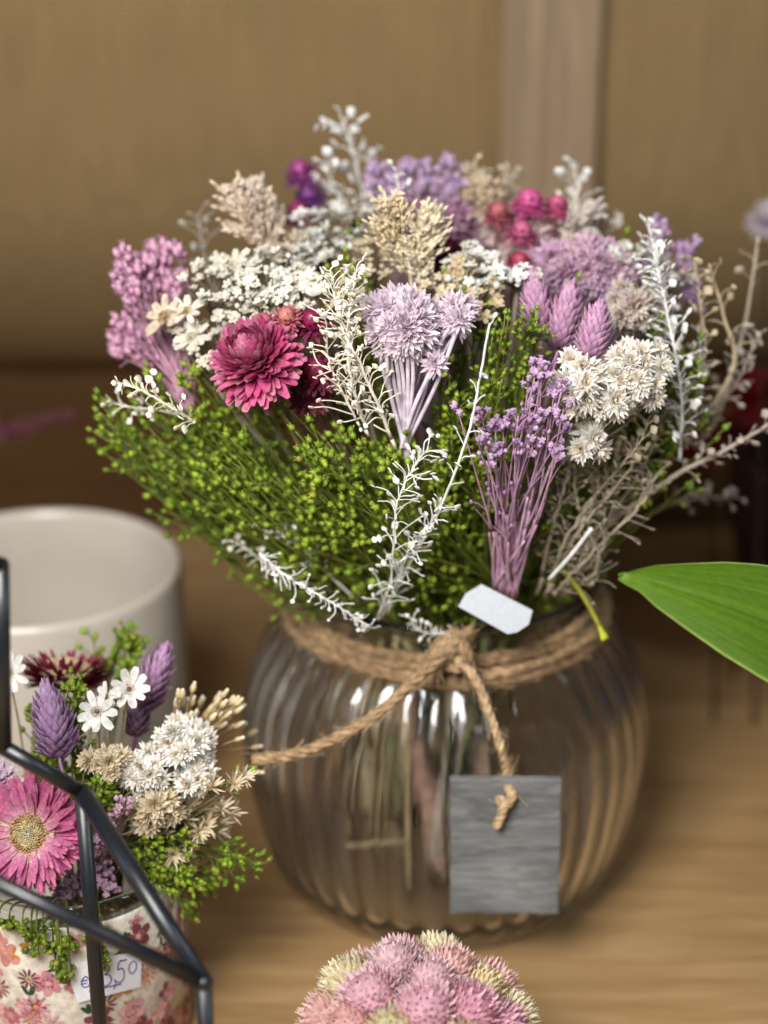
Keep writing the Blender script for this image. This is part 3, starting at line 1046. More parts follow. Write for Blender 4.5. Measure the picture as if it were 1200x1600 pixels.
yarrow(585, 398, 60, 60, -2.5, 26, 'beige florets close to the left side of the tan plume', hexc('cdbd9f'), hexc('b59f70'))
yarrow(690, 450, 80, 50, -4, 30, 'cream florets just right of the foot of the tan plume', hexc('dccdae'), hexc('c2ab78'))
yarrow(560, 330, 70, 40, 2.5, 24, 'off-white blurred florets at the back below the highest white sprig', hexc('d5d3c9'))
yarrow(915, 355, 110, 45, 3, 40, 'off-white blurred florets at the back right behind the dusty pink cluster', hexc('dcd4cc'))
yarrow(760, 310, 90, 60, 5, 34, 'beige blurred florets behind the coral pink bud', hexc('cfc0a6'), hexc('b59f70'))
yarrow(450, 385, 90, 60, 0, 34, 'beige white florets under the beige pink plume', hexc('d6c9b4'), hexc('b59f70'))
yarrow(1040, 430, 70, 60, -1, 24, 'blurred white florets right behind the large white seed sprig', hexc('d9d7cf'))
yarrow(545, 470, 60, 60, -6.5, 20, 'shaded cream florets behind the upright cream sprig', hexc('d2c4a6'), hexc('b59f70'))
cluster('everlasting', 'pale pink everlasting heads among the pink buds at the back right', 'dried flower', pack(800, 372, 120, 60, 3, 16, .8), lambda m, p, n, R: bract_head(m, p, n, R, jit(hexc('dcc3c6'), .1), hexc('e0cfc8'), hexc('c9a585'), .3, .2), 'everlastings in the large bouquet', hexc('9a8090'))
cluster('everlasting', 'mauve pink everlasting heads low behind the tan plume at the back', 'dried flower', pack(690, 355, 90, 50, 2.5, 11, .8), lambda m, p, n, R: bract_head(m, p, n, R, jit(hexc('b98aa8'), .1), hexc('cba8bb'), hexc('b98f85'), .3, .2), 'everlastings in the large bouquet', hexc('9a8090'))
cluster('everlasting', 'cream everlasting heads at the right behind the white everlastings', 'dried flower', pack(985, 480, 70, 60, -3.5, 9, .75), lambda m, p, n, R: bract_head(m, p, n, R, jit(hexc('cfc3bd'), .08), hexc('dccfbf'), hexc('b98f60'), .3, .2), 'everlastings in the large bouquet', hexc('9a8090'))

# daisies at the left
DG = 'daisies in the large bouquet'
for x, y, R, Y, lab, c, cc in ((258, 497, 1.0, -5.2, 'cream daisy with brown centre at the left edge of the white florets', hexc('ddcdb2'), hexc('a9783a')),
                               (292, 488, .8, -5.4, 'small daisy with yellow centre beside the cream daisy', hexc('e3dfd2'), hexc('cdb95c')),
                               (366, 418, .95, -3.5, 'off-white daisy with olive yellow centre above the broad white cluster', hexc('d8d0bd'), hexc('a39a50')),
                               (300, 528, .85, -5.8, 'white daisy low on the left over the green pods', hexc('e0dbd0'), hexc('cdbf8a'))):
    q = at(x, y, Y); n = outward(q, .5, .4) + rv(.2)
    solo('daisy', lab, 'flower', q, n, lambda m: (floret(m, q, n, R, c, cc, 9), disc_center(m, q + n.normalized() * .05, n, R * .36, cc, mixc(cc, c, .3), 40, .5)), DG, hexc('9a8f6c'), .06)

# lilac and pink sprigs
LC, LS = hexc('c592cb'), hexc('c7a0b9')
tips = []
for x, y in ((842, 572), (850, 580), (880, 592), (877, 612), (868, 600), (838, 578), (830, 625), (826, 600), (818, 662), (800, 668), (785, 655), (810, 650), (795, 648), (830, 656), (838, 650), (774, 664),
             (845, 610), (860, 640), (765, 690), (757, 680), (880, 640), (882, 668), (835, 690), (715, 640), (760, 720), (870, 690), (850, 665), (870, 715), (752, 650), (736, 655), (805, 700), (785, 700), (825, 705)):
    tips.append(at(x, y, -10.6 + U(-.8, .8)))
statice([at(783, 930, -7.5), at(795, 935, -7.6), at(806, 930, -7.5), at(775, 915, -7.6), at(800, 900, -7.8)], tips,
        'lilac purple sprig of thin stalks in front of the dark green flax', LC, LS, bud=.15, nb=(3, 7), sr=.06)


def clump(cx, cy_, w, h, Y, n):
    return [at(cx + U(-.5, .5) * w, cy_ + U(-.5, .5) * h, Y + U(-1, 1)) for _ in range(n)]


statice([Vector((0, 2, 17)), Vector((1, 3, 18))], clump(650, 285, 145, 65, 5, 44), 'blurred lilac flower sprig rising at the back behind the tan plume', hexc('cda3d6'), hexc('bfa0b5'), bud=.2, sp=.5)
statice([Vector((0, 2, 18))], clump(690, 330, 90, 60, 3.5, 16), 'dull mauve flower sprig low behind the tan plume', hexc('9a5c88'), hexc('8a6080'), bud=.2, sp=.5)
statice([Vector((4, 1, 18))], [at(1020 + U(-14, 14), 345 + i * 10, 1.5) for i in range(9)] + [at(1072 + U(-12, 12), 385 + i * 10, 1.5) for i in range(10)], 'lilac spikes beside the large white seed sprig at the right', hexc('c696cc'), hexc('b898b4'), bud=.2, sp=.4)
pk = [at(205 + U(-22, 22), 400 + U(0, 150), -2 + U(-.6, .6)) for i in range(34)] + [at(248 + U(-32, 32), 428 + U(-36, 36), -1 + U(-.8, .8)) for i in range(34)]
statice([at(300, 640, -5), at(285, 620, -5)], pk, 'dusty pink flower sprig at the far left of the bouquet', hexc('d694b9'), hexc('b88ba0'), 'pink_sprig', bud=.22, nb=(5, 9), sp=.45)
statice([Vector((2, 2, 18))], clump(870, 350, 100, 40, 4.5, 16), 'faded pink beige flower sprig under the pink buds at the back', hexc('c3a3ae'), hexc('9c8580'), 'pink_sprig', bud=.18)

# bleached sprigs
def P(*a):
    return [at(x, y, Y) for x, y, Y in a]


cress(P((596, 965, -8), (640, 880, -9.6), (685, 800, -11), (728, 690, -12), (748, 600, -12), (765, 505, -11.5)), 'tall slender white sprig crossing the front of the green flax', dens=1.9, ped=(.5, 1.0), disc_r=.2, stem_r=.085, start=.12)
cress(P((590, 970, -8), (612, 900, -10), (618, 800, -11.6), (640, 740, -12), (668, 700, -12)), 'short bushy white sprig with curled tip in front of the flax', dens=5.5, ped=(.7, 1.5), disc_r=.2, stem_r=.06, start=.05, wild=1.0, clump=1.4)
cress(P((605, 960, -8), (630, 880, -10), (655, 840, -11), (690, 790, -11)), 'tangled white sprig low at the base of the tall white sprig', dens=7, ped=(.5, 1.3), disc_r=.16, stem_r=.05, start=.1, wild=1.1)
cress(P((620, 700, -9), (565, 575, -10), (530, 500, -10), (520, 430, -9.5)), 'long cream sprig beside the large crimson strawflower', 'cream_sprig', hexc('ebe3d2'), 9, (.6, 1.3), .16, .05, .085, wild=.9, clump=1.5)
cress(P((575, 680, -9), (548, 590, -10), (545, 500, -10), (556, 425, -9.5)), 'upright cream sprig with packed seeds left of the lilac cluster', 'cream_sprig', hexc('efe8d9'), 10, (.5, 1.2), .17, .05, .08, wild=.9, clump=1.6)
cress(P((560, 665, -9.4), (530, 600, -10), (512, 560, -10), (510, 500, -9.6)), 'short curled cream sprig over the dark rose bud', 'cream_sprig', hexc('e9dfcb'), 7, (.8, 1.5), .15, .05, .06, wild=1.1)
cress(P((405, 865, -8.6), (440, 895, -9.6), (490, 925, -10.4), (540, 955, -10.6), (577, 980, -10.4)), 'white sprig drooping over the left side of the vase rim', dens=11, ped=(.3, .75), disc_r=.11, stem_r=.07, start=.0, wild=.8)
cress(P((560, 940, -6), (500, 885, -7), (455, 840, -7.5), (420, 830, -7)), 'blurred white sprig lying behind the drooping white sprig', dens=6, ped=(.4, .9), disc_r=.15, stem_r=.07)
cress(P((540, 930, -5), (450, 900, -6), (395, 865, -6.5), (365, 845, -6.5)), 'pale grey sprig at the lower left edge of the flax fan', 'grey_sprig', OFFW, 5, (.4, .9), .15, .2)
cress(P((720, 985, -8.0), (690, 990, -8.4), (655, 985, -8.8), (640, 965, -9)), 'small white sprig lying on the vase rim behind the knot', dens=7, ped=(.4, .8), disc_r=.14, start=0)
cress(P((1062, 720, -5), (1065, 620, -5.5), (1045, 500, -5), (1022, 395, -4.5)), 'large white sprig packed with round seeds at the right', dens=8.5, ped=(.5, 1.15), disc_r=.23, stem_r=.08, start=.1, clump=1.7)
cress(P((1010, 640, -3), (1040, 520, -3), (1030, 430, -2.5), (1012, 345, -2)), 'second white seed sprig behind the large white seed sprig', dens=5, ped=(.5, 1.0), disc_r=.22)
cress(P((1075, 690, -2), (1145, 575, -2), (1130, 490, -2), (1108, 412, -2)), 'tan sprig with curling seeds at the right edge', 'tan_sprig', hexc('b9a88c'), 2.6, (.8, 1.3), .24, .3, .13, ang=(.8, 1.0))
cress(P((1085, 700, 1), (1125, 640, 1), (1165, 500, 1), (1185, 370, 1)), 'tall greyish sprig at the far right edge', 'grey_sprig', hexc('b5aa98'), 1.8, (.8, 1.3), .24, .3, .14)
cress(P((900, 860, -4), (960, 810, -4.5), (1060, 740, -5), (1130, 705, -5), (1215, 655, -5)), 'thick greige sprig stretching low to the right edge', 'grey_sprig', hexc('aca092'), 4.6, (.5, .9), .22, .5, .17, clump=1.3)
cress(P((905, 850, -3), (985, 760, -3), (1050, 690, -3), (1120, 640, -3)), 'bare greige branch above the thick low sprig', 'grey_sprig', hexc('a59a88'), 1.6, (.6, 1.0), .2, .5, .14)
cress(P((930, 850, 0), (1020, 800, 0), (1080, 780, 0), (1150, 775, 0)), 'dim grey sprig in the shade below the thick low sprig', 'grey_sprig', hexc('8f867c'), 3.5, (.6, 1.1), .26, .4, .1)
cress(P((580, 420, 6), (570, 320, 6), (552, 240, 6), (532, 180, 6)), 'tall white sprig highest at the back', dens=4.5, ped=(.8, 1.5), disc_r=.3, stem_r=.07, clump=1.4)
cress(P((600, 420, 7), (595, 330, 7), (580, 270, 7), (568, 215, 7)), 'white sprig beside the highest one at the back', dens=3, ped=(.7, 1.3), disc_r=.26)
cress(P((560, 420, 5), (545, 330, 5), (520, 290, 5), (510, 250, 5)), 'low white sprig left of the highest one at the back', dens=4, ped=(.7, 1.3), disc_r=.26)
cress(P((895, 440, 5), (905, 360, 5), (905, 310, 5), (898, 260, 5)), 'white sprig at the back right against the wall', dens=5, ped=(.7, 1.3), disc_r=.27)
cress(P((930, 440, 4), (930, 370, 4), (915, 330, 4), (880, 320, 4)), 'off-white drooping sprig under the back right sprig', col=OFFW, dens=5, ped=(.7, 1.3), disc_r=.25)
cress(P((345, 480, 3), (325, 420, 3), (315, 370, 3), (308, 335, 3)), 'thin pale sprig standing alone at the upper left', col=hexc('b9b3a8'), dens=4, ped=(.7, 1.3), disc_r=.24)
cress(P((305, 660, -9), (270, 638, -9.4), (225, 612, -9.6), (190, 598, -9.4)), 'cream white sprig pointing left over the flax fan', 'cream_sprig', hexc('e2dcc8'), 8, (.4, .8), .2, 0, .08, clump=1.5)
cress(P((290, 650, -6), (240, 640, -6), (195, 635, -6), (170, 625, -6)), 'dim white sprig at the left tip of the flax fan', col=OFFW, dens=6, ped=(.4, .9), disc_r=.2)
cress(P((770, 420, 5), (755, 340, 5), (745, 290, 5), (738, 262, 5)), 'beige white sprig at the back between lilac and pink buds', col=CREAM, dens=6, ped=(.6, 1.2), disc_r=.22)
cress(P((820, 420, 6), (805, 340, 6), (795, 300, 6), (790, 268, 6)), 'beige sprig at the back over the coral bud', col=hexc('cfc0a8'), dens=6, ped=(.6, 1.2), disc_r=.22)
cress(P((640, 350, 0), (628, 320, 0), (622, 290, 0), (618, 262, 0)), 'small white tip above the tan plume', dens=4, ped=(.4, .8), disc_r=.2)
cress(P((905, 800, -7), (960, 740, -7.4), (1000, 690, -7.6), (1015, 650, -7)), 'beige dried sprig below the white everlastings at the right', 'tan_sprig', hexc('b3a68e'), 5, (.6, 1.1), .22, .2)
for i, (bx, by, mx, my, tx, ty, lab) in enumerate(((860, 925, 880, 850, 935, 760, 'grey beige twig right of the lilac stalks'), (870, 930, 940, 860, 945, 800, 'bent grey twig hooking back above the rim'),
                                                   (850, 930, 905, 830, 980, 740, 'grey beige twig reaching under the white everlastings'), (880, 930, 935, 880, 900, 780, 'crooked grey twig curling left'),
                                                   (840, 930, 870, 800, 890, 730, 'upright grey twig beside the lilac stalks'), (865, 930, 900, 890, 1000, 790, 'long grey twig leaning right above the rim'))):
    cress(P((bx, by, -6.2), (mx, my, -7.4), (tx, ty, -7.2), (tx + U(-20, 30), ty - 40, -7)), lab, 'grey_twig', jit(hexc('9a8f7c'), .15), 4.5, (.7, 1.5), .15, .1, .1, wild=1.3)
mb = MB()
mb.tube(spline(P((858, 905, -9), (890, 870, -9.5), (925, 825, -9.8)), 6), [.1] * 13, 6, hexc('d5d6d2'))
tag(mb.build('cut_stem', M_DRY, None, at(858, 905, -9)), 'short bare white stem end leaning right above the rim', 'stem')
mb = MB()
pts = spline(P((870, 880, -6), (905, 922, -8.0), (930, 965, -9.2), (946, 1000, -10.0)), 6)
mb.tube(pts, [.13] * (len(pts) - 3) + [.16, .2, .2], 6, [hexc('7d7c26')] * (len(pts) - 4) + [hexc('a6ad2e')] * 4)
tag(mb.build('cut_stem', M_STEM, None, pts[0]), 'yellow green stem end hanging out over the right side of the rim', 'stem')

cress(P((1000, 760, -3), (1060, 690, -3), (1090, 600, -3), (1095, 520, -3)), 'off-white sprig between the large white seed sprig and the tan sprig', col=OFFW, dens=5, ped=(.6, 1.1), disc_r=.22, start=.15)
cress(P((1010, 750, -1), (1090, 660, -1), (1150, 600, -1), (1185, 520, -1)), 'loose off-white sprig with large seed discs at the far right', col=hexc('c9c1b4'), dens=4, ped=(.7, 1.2), disc_r=.26, start=.2)
cress(P((1060, 640, -2.4), (1100, 560, -2.4), (1095, 480, -2.4), (1085, 410, -2.4)), 'tan sprig inside of the curling tan sprig', 'tan_sprig', hexc('c4b498'), 4, (.7, 1.1), .24, .2, .09)
cress(P((890, 900, -5), (960, 800, -5.5), (1010, 720, -5.5), (1040, 640, -5.5)), 'greige sprig under the large white seed sprig', 'grey_sprig', hexc('aea28e'), 5.5, (.6, 1.1), .2, .2, .08, wild=.8)
cress(P((870, 900, -5), (920, 800, -6), (950, 740, -6.4), (975, 690, -6.4)), 'dense beige sprig just below the white everlastings', 'tan_sprig', hexc('b8ab92'), 6.5, (.6, 1.2), .2, .15, .08, wild=.8)

# plumes
plume(P((645, 480, -3), (640, 420, -3), (628, 370, -3.2), (612, 322, -3.4)), 'tan feathery plume upright in the middle of the bouquet', hexc('dccaa8'), width=1.9, dens=34)
plume(P((655, 480, -3.2), (655, 420, -3.2), (660, 370, -3.2), (672, 335, -3.2)), 'cream plume leaning right against the tan plume', hexc('e6d9be'), width=1.5, dens=30)
plume(P((445, 450, 0), (425, 390, 0), (395, 345, 0), (368, 298, 0)), 'beige pink plume leaning left at the back left', hexc('d6c2ae'), width=1.9, dens=34)
plume(P((440, 420, 2), (420, 370, 2), (400, 330, 2), (392, 300, 2)), 'paler plume behind the beige pink plume', hexc('d9cdbd'), width=1.4, dens=28)
plume(P((790, 430, 3), (785, 370, 3), (770, 320, 3), (755, 285, 3)), 'beige plume under the coral bud at the back', hexc('c4b096'), width=1.5, dens=26)
plume(P((900, 430, 2), (895, 380, 2), (900, 350, 2), (915, 335, 2)), 'off-white plume at the back right below the sprigs', hexc('d3c6bc'), width=1.5, dens=26)
plume(P((660, 500, -4), (700, 470, -4), (720, 440, -4), (725, 415, -4)), 'short cream plume between the lilac cluster and the white florets', hexc('cdb996'), width=1.2, dens=26)

# green flax: the fan at the left, the middle, the right and the filling between the flowers
LF = 'green flax sprigs fanning out at the left of the large bouquet'
LFL = 'thin green flax sprig with round pods in the fan under the crimson strawflower'


def inpoly(x, y, poly):
    r = False
    j = len(poly) - 1
    for i in range(len(poly)):
        xi, yi = poly[i]; xj, yj = poly[j]
        if (yi > y) != (yj > y) and x < (xj - xi) * (y - yi) / (yj - yi) + xi:
            r = not r
        j = i
    return r


def pick(poly, n):
    xs = [a for a, b in poly]; ys = [b for a, b in poly]
    out = []
    while len(out) < n:
        x, y = U(min(xs), max(xs)), U(min(ys), max(ys))
        if inpoly(x, y, poly):
            out.append((x, y))
    return out


FAN = [(150, 610), (230, 585), (330, 640), (430, 628), (520, 665), (620, 700), (600, 760), (500, 790), (390, 775), (290, 765), (190, 710), (150, 660)]
def fan_path(tip, low=False):
    neck = Vector((U(-4.2, .6) + 5.2 * max(0.0, min(1.0, (tip.x + 11) / 10)), U(-5.2, -3.4), 16.9))
    base = Vector((U(-.5, 3), U(-2, 2), U(9, 13) if U(0, 1) < .85 else U(3, 6)))
    d = tip - neck
    mid = neck + d * .5 + Vector((-.8 if low else 0, -1.0, -1.4 if low else -.35)) + rv(.35)
    ex = neck + d * .16 + Vector((0, -.5, .55))
    return spline([base, neck, ex, mid, tip], 7)


for x, y in pick(FAN, 78):
    f = (x - 150) / 470
    Y = -3.5 - 8.5 * f ** .6 + U(0, 3.0)
    q = at(x, y, Y); flax(q, LFL, LF, RND.randint(4, 7), 2.0, path=fan_path(q), frac=.6, r=.165, twigs=RND.randint(2, 4))
for x, y in ((152, 612), (150, 640), (160, 668), (175, 700), (205, 735), (240, 768), (285, 800), (330, 812), (165, 630), (185, 690), (270, 780), (300, 815), (215, 715), (340, 830), (255, 760), (380, 850), (150, 622), (195, 660)):
    q = at(x, y, U(-6, -3)); flax(q, LFL, LF, 3, 1.5, path=fan_path(q, True), frac=.66, r=.165, twigs=2)
MF = 'green flax sprigs in the middle of the large bouquet'
MFL = 'green flax sprig with small round pods between the white sprig and the mauve canary grass'
MID = [(700, 560), (740, 500), (800, 450), (860, 480), (865, 570), (880, 640), (900, 740), (830, 700), (760, 760), (700, 700), (660, 640)]
for x, y in pick(MID, 44):
    flax(at(x, y, -7.8 + U(-1.2, 1.6)), MFL, MF, 15, 1.5, frac=.5, r=.125, twigs=2)
for x, y in pick([(560, 690), (640, 660), (740, 700), (760, 760), (690, 790), (610, 780)], 14):
    flax(at(x, y, -8.6 + U(-.8, 1.6)), MFL, MF, 7, 1.4, frac=.6, r=.13, twigs=2)
RF = 'green flax sprigs at the right of the large bouquet'
RFL = 'dark green flax sprig at the right behind the white everlastings'
for x, y in pick([(980, 440), (1080, 490), (1120, 560), (1100, 660), (1020, 740), (1010, 640), (1020, 520)], 26):
    flax(at(x, y, -4.5 + U(-1.0, 2.0)), RFL, RF, 12, 1.6, dull=.25, frac=.55, twigs=3)
BF = 'green flax sprigs filling between the flowers of the large bouquet'
BFL = 'green flax sprig filling the gaps between the white and cream flowers'
for x, y in pick([(190, 590), (240, 560), (420, 560), (420, 600), (300, 620)], 10):
    flax(at(x, y, -5.5 + U(-1, 1)), BFL, BF, 9, 1.4, dull=.2)
for x, y in pick([(500, 420), (600, 370), (700, 400), (1000, 420), (1080, 480), (900, 450), (760, 470), (560, 480)], 14):
    q = dome(x, y, .93)
    flax(q, BFL, BF, 16, 1.5, dull=.3, r=.14)
for x, y in ((540, 390), (535, 405), (550, 420), (980, 360), (575, 500), (690, 560), (560, 350), (770, 520), (905, 430), (1010, 440)):
    flax(dome(x, y, 1.0), BFL, BF, 13, 1.2, r=.14)
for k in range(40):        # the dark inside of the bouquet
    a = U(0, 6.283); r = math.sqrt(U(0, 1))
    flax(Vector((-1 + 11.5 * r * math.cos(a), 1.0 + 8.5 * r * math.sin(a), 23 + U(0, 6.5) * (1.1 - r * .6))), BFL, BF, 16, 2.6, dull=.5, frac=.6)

# thick cut stems seen through the glass
CG = 'cut stem ends inside the glass vase'
for i, (x0, y0, x1, y1, Y, r, col, lab) in enumerate(((630, 1090, 636, 1385, -4, .34, 'd9c79c', 'thick straw coloured stem standing in the middle of the vase'), (640, 1080, 690, 1370, -3.4, .40, 'd8b3a2', 'pinkish thick stem with a blunt end right of the straw stem'),
                                                     (610, 1080, 596, 1330, -4.6, .17, 'd0bf92', 'thin tan stem forked at its lower end'), (585, 1085, 568, 1300, -4.2, .14, 'c8b586', 'thin tan stem at the left inside the vase'),
                                                     (730, 1080, 700, 1300, -3, .22, 'c8a9ba', 'dull lilac stem near the tag string'), (700, 1060, 660, 1250, -2, .26, 'b49c76', 'brown stem behind the straw stem'),
                                                     (760, 1060, 745, 1260, -3, .2, 'c8b296', 'beige stem behind the wooden tag'), (540, 1080, 620, 1340, -1.5, .15, 'b5a67e', 'slanting thin stem at the back of the vase'))):
    mb = MB()
    a, b = at(x0, y0, Y), at(x1, y1, Y)
    r *= 1.1
    top = Vector((a.x * .75, a.y * .75, 18.5))
    pts = spline([b, b.lerp(a, .5) + rv(.12), a, top], 6)
    mb.tube(pts, [r * U(.92, 1.06) for _ in pts], 8, [jit(hexc(col), .08) for _ in pts])
    if i == 2:
        mb.tube([b + Vector((0, 0, .7)), b + Vector((-1.5, -.2, .5))], .12, 5, hexc(col)); mb.tube([b + Vector((0, 0, .6)), b + Vector((1.4, .2, .4))], .1, 5, hexc(col))
    tag(mb.build('cut_stem', M_STEM, None, b), lab, 'stem', CG)

for i in range(20):
    mb = MB()
    ang = U(0, 6.283)
    b = Vector((U(-4.6, 2.4), U(-5.5, 2.5), U(2.2, 7.0)))
    top = Vector((b.x * U(.3, .9) + U(-2, 2), b.y * .5 + U(-2, 2), 18.5))
    pts = spline([b, b.lerp(top, .35) + rv(.45), b.lerp(top, .7) + rv(.3), top], 5)
    r = U(.09, .2)
    c = jit(hexc(('e0d3ae', 'cfc0a0', 'dcc4c4', 'b2b884', 'e6dfca')[i % 5]), .12)
    mb.tube(pts, [r * U(.9, 1.1) for _ in pts], 6, [jit(c, .08) for _ in pts])
    tag(mb.build('cut_stem', M_STEM, None, b), 'thin pale cut stem among the tangle of stems inside the glass vase', 'stem', CG)

# ------------------------------------------------------------------ white ceramic pot at the left
def lathe(profile, c, seg=96, col=(1, 1, 1)):
    mb = MB()
    rows = [[c + Vector((max(r, .001) * math.cos(2 * math.pi * j / seg), max(r, .001) * math.sin(2 * math.pi * j / seg), z)) for j in range(seg)] for r, z in profile]
    mb.grid(rows, [col] * len(rows), True)
    return mb


wc = at(55, 880, 6.0)
H = wc.z; RW = 7.75
wc0 = Vector((wc.x, wc.y, 0.02))
pr = [(0, 0), (RW - .9, 0), (RW - .4, .25), (RW - .15, .8), (RW, 3), (RW, H - .5), (RW - .08, H - .15), (RW - .3, H), (RW - .55, H - .15), (RW - .62, H - .5), (RW - .65, H - 3), (RW - .7, 1.6), (RW - 1.4, .9), (0, .8)]
tag(lathe(pr, wc0).build('ceramic_pot', M_CERAMIC, None, wc0), 'empty off-white ceramic pot behind the small posy at the left', 'pot')

# ------------------------------------------------------------------ small printed pot and its posy
def at_posy(px, py, Y):
    return at(px, py, Y + 4.3)


pc = at_posy(108, 1318, -17.0)
HP = pc.z; RP = 4.98
pc0 = Vector((pc.x, pc.y, .02))
pot = thing('printed_pot', 'small round pot papered with pink, rose and orange flowers, holding a posy', 'pot', pc0)
lathe([(0, 0), (RP - .3, 0), (RP, .3), (RP, HP - 1.1), (RP - .05, HP - .95), (RP - .35, HP - .95), (RP - .4, HP - 1.4), (RP - .4, .6), (0, .5)], pc0, 96, hexc('e4ddcf')).build('body', M_PRINT, pot)
lathe([(RP - .30, HP - .93), (RP - .03, HP - .93), (RP - .0, HP - .1), (RP - .1, HP), (RP - .25, HP - .05)], pc0, 96).build('rim', M_GLASS, pot)
mb = MB()


def onpot(a, z, lift=.015):
    return pc0 + Vector(((RP + lift) * math.cos(a), (RP + lift) * math.sin(a), z))


def flat_blob(mb, a, z, rx, rz, rot, col, lift, seg=9, ragged=.15):
    """printed patch lying on the pot's side"""
    pts = []
    for j in range(seg):
        t = 2 * math.pi * j / seg
        k = 1 + U(-ragged, ragged)
        u, v = rx * math.cos(t) * k, rz * math.sin(t) * k
        x, y = u * math.cos(rot) - v * math.sin(rot), u * math.sin(rot) + v * math.cos(rot)
        pts.append((x, y))
    b = len(mb.v)
    mb.v.append(onpot(a, z, lift)); mb.c.append(col)
    for x, y in pts:
        mb.v.append(onpot(a + x / RP, z + y, lift)); mb.c.append(col)
    for j in range(seg):
        mb.f.append((b, b + 1 + j, b + 1 + (j + 1) % seg))


PRC = [hexc('c98a94'), hexc('d29c9f'), hexc('8e4a52'), hexc('bb6f76'), hexc('daa9a7'), hexc('7c4048'), hexc('cf8f84')]
LV = 0
for k in range(150):
    a = math.radians(-175 + U(0, 180)); z = U(.8, HP - 1.5)
    s = U(.34, .72)
    c1 = PRC[k % 7]; c2 = PRC[(k * 3 + 2) % 7]
    lift = .012 + .0004 * k
    kind = k % 4
    if kind in (0, 1):
        npz = 6 if kind == 0 else 5
        for j in range(npz):
            t = 2 * math.pi * j / npz + k
            flat_blob(mb, a + s * .62 * math.cos(t) / RP, z + s * .62 * math.sin(t), s * .42, s * .34, t, jit(c1, .15), lift)
        flat_blob(mb, a, z, s * .45, s * .42, 0, c2, lift + .00012)
        flat_blob(mb, a, z, s * .2, s * .2, 0, hexc('d6a9a4'), lift + .00024)
    elif kind == 2:
        for j in range(11):
            t = 2 * math.pi * j / 11 + k
            flat_blob(mb, a + s * .7 * math.cos(t) / RP, z + s * .7 * math.sin(t), s * .42, s * .11, t, jit(c1, .15), lift)
        flat_blob(mb, a, z, s * .2, s * .2, 0, hexc('c98a3a'), lift + .00012)
    else:
        for j in range(4):
            t = U(0, 6.28)
            flat_blob(mb, a + s * .5 * math.cos(t) / RP, z + s * .5 * math.sin(t), s * .42, s * .16, t, hexc('2f4a38') if k % 3 else hexc('c0803a'), lift)
mb.build('floral_print', M_PRINT, pot, smooth=False)
# price sticker with handwriting
corners = ((113, 1505), (222, 1487), (219, 1542), (124, 1567), (107, 1538))


def pot_at(px, py, lift):
    d = ray(px, py); o = CAM - pc0
    R = RP + lift
    A = d.x ** 2 + d.y ** 2; B = 2 * (d.x * o.x + d.y * o.y); Cc = o.x ** 2 + o.y ** 2 - R * R
    q = B * B - 4 * A * Cc
    t = (-B - math.sqrt(max(q, 0))) / (2 * A)
    return CAM + d * t


mb = MB()
NU = 14
TOPL, TOPR, BOTL, BOTR = (113, 1506), (222, 1484), (122, 1567), (220, 1542)
for lift, rev in ((.15, False), (.13, True)):
    rows = []
    for i in range(NU + 1):
        u = i / NU
        r_ = []
        for j in range(3):
            v = j / 2
            x = (TOPL[0] * (1 - u) + TOPR[0] * u) * (1 - v) + (BOTL[0] * (1 - u) + BOTR[0] * u) * v
            y = (TOPL[1] * (1 - u) + TOPR[1] * u) * (1 - v) + (BOTL[1] * (1 - u) + BOTR[1] * u) * v
            if i == 0 and j == 1: x -= 7
            r_.append(pot_at(x, y, lift))
        rows.append(r_)
    mb.grid(rows, [hexc('e8e8ee')] * len(rows))
stk = mb.build('price_sticker', M_CARD, pot, smooth=False)
ink = MB()
INK = hexc('2b2f86')


def stroke(pts, r=.028):
    q = spline([Vector((x, y, 0)) for x, y in pts], 6)
    ink.tube([pot_at(v.x, v.y, .155) for v in q], r, 4, INK)


stroke([(139, 1529), (133, 1526), (128, 1533), (129, 1541), (136, 1542), (140, 1538)])
stroke([(126, 1533), (137, 1531)]); stroke([(126, 1538), (136, 1536)])
stroke([(161, 1512), (166, 1508), (171, 1511), (169, 1519), (163, 1523), (171, 1524), (174, 1531), (169, 1539), (160, 1541), (155, 1538)])
stroke([(179, 1530), (181, 1536), (178, 1545)])
stroke([(196, 1500), (187, 1502), (184, 1515), (190, 1513), (194, 1518), (193, 1529), (187, 1535), (181, 1533)]); stroke([(187, 1502), (198, 1499)])
stroke([(207, 1502), (202, 1508), (202, 1518), (207, 1521), (212, 1515), (213, 1505), (208, 1501)])
stroke([(139, 1549), (190, 1537)])
ink.build('writing', M_PAINT, pot)
bpy.context.view_layer.update()

PG = 'flowers of the small posy'


def pstem(tip, to=None, low=6.0, per=6):
    d = tip - pc0
    r = Vector((d.x, d.y, 0))
    base = pc0 + Vector((r.x * .25 + U(-.6, .6), r.y * .25 + U(-.6, .6), low))
    k = min(1.0, 3.4 / max(r.length, .1)) * .8
    neck = pc0 + Vector((r.x * k + U(-.3, .3), r.y * k + U(-.3, .3), HP + .3))
    if (Vector((neck.x - pc0.x, neck.y - pc0.y, 0))).length > 3.9:
        neck = neck.lerp(Vector((pc0.x, pc0.y, neck.z)), .2)
    return spline([base, neck, neck.lerp(tip, .55) + rv(.2) + Vector((0, 0, .5)), to if to is not None else tip], per)


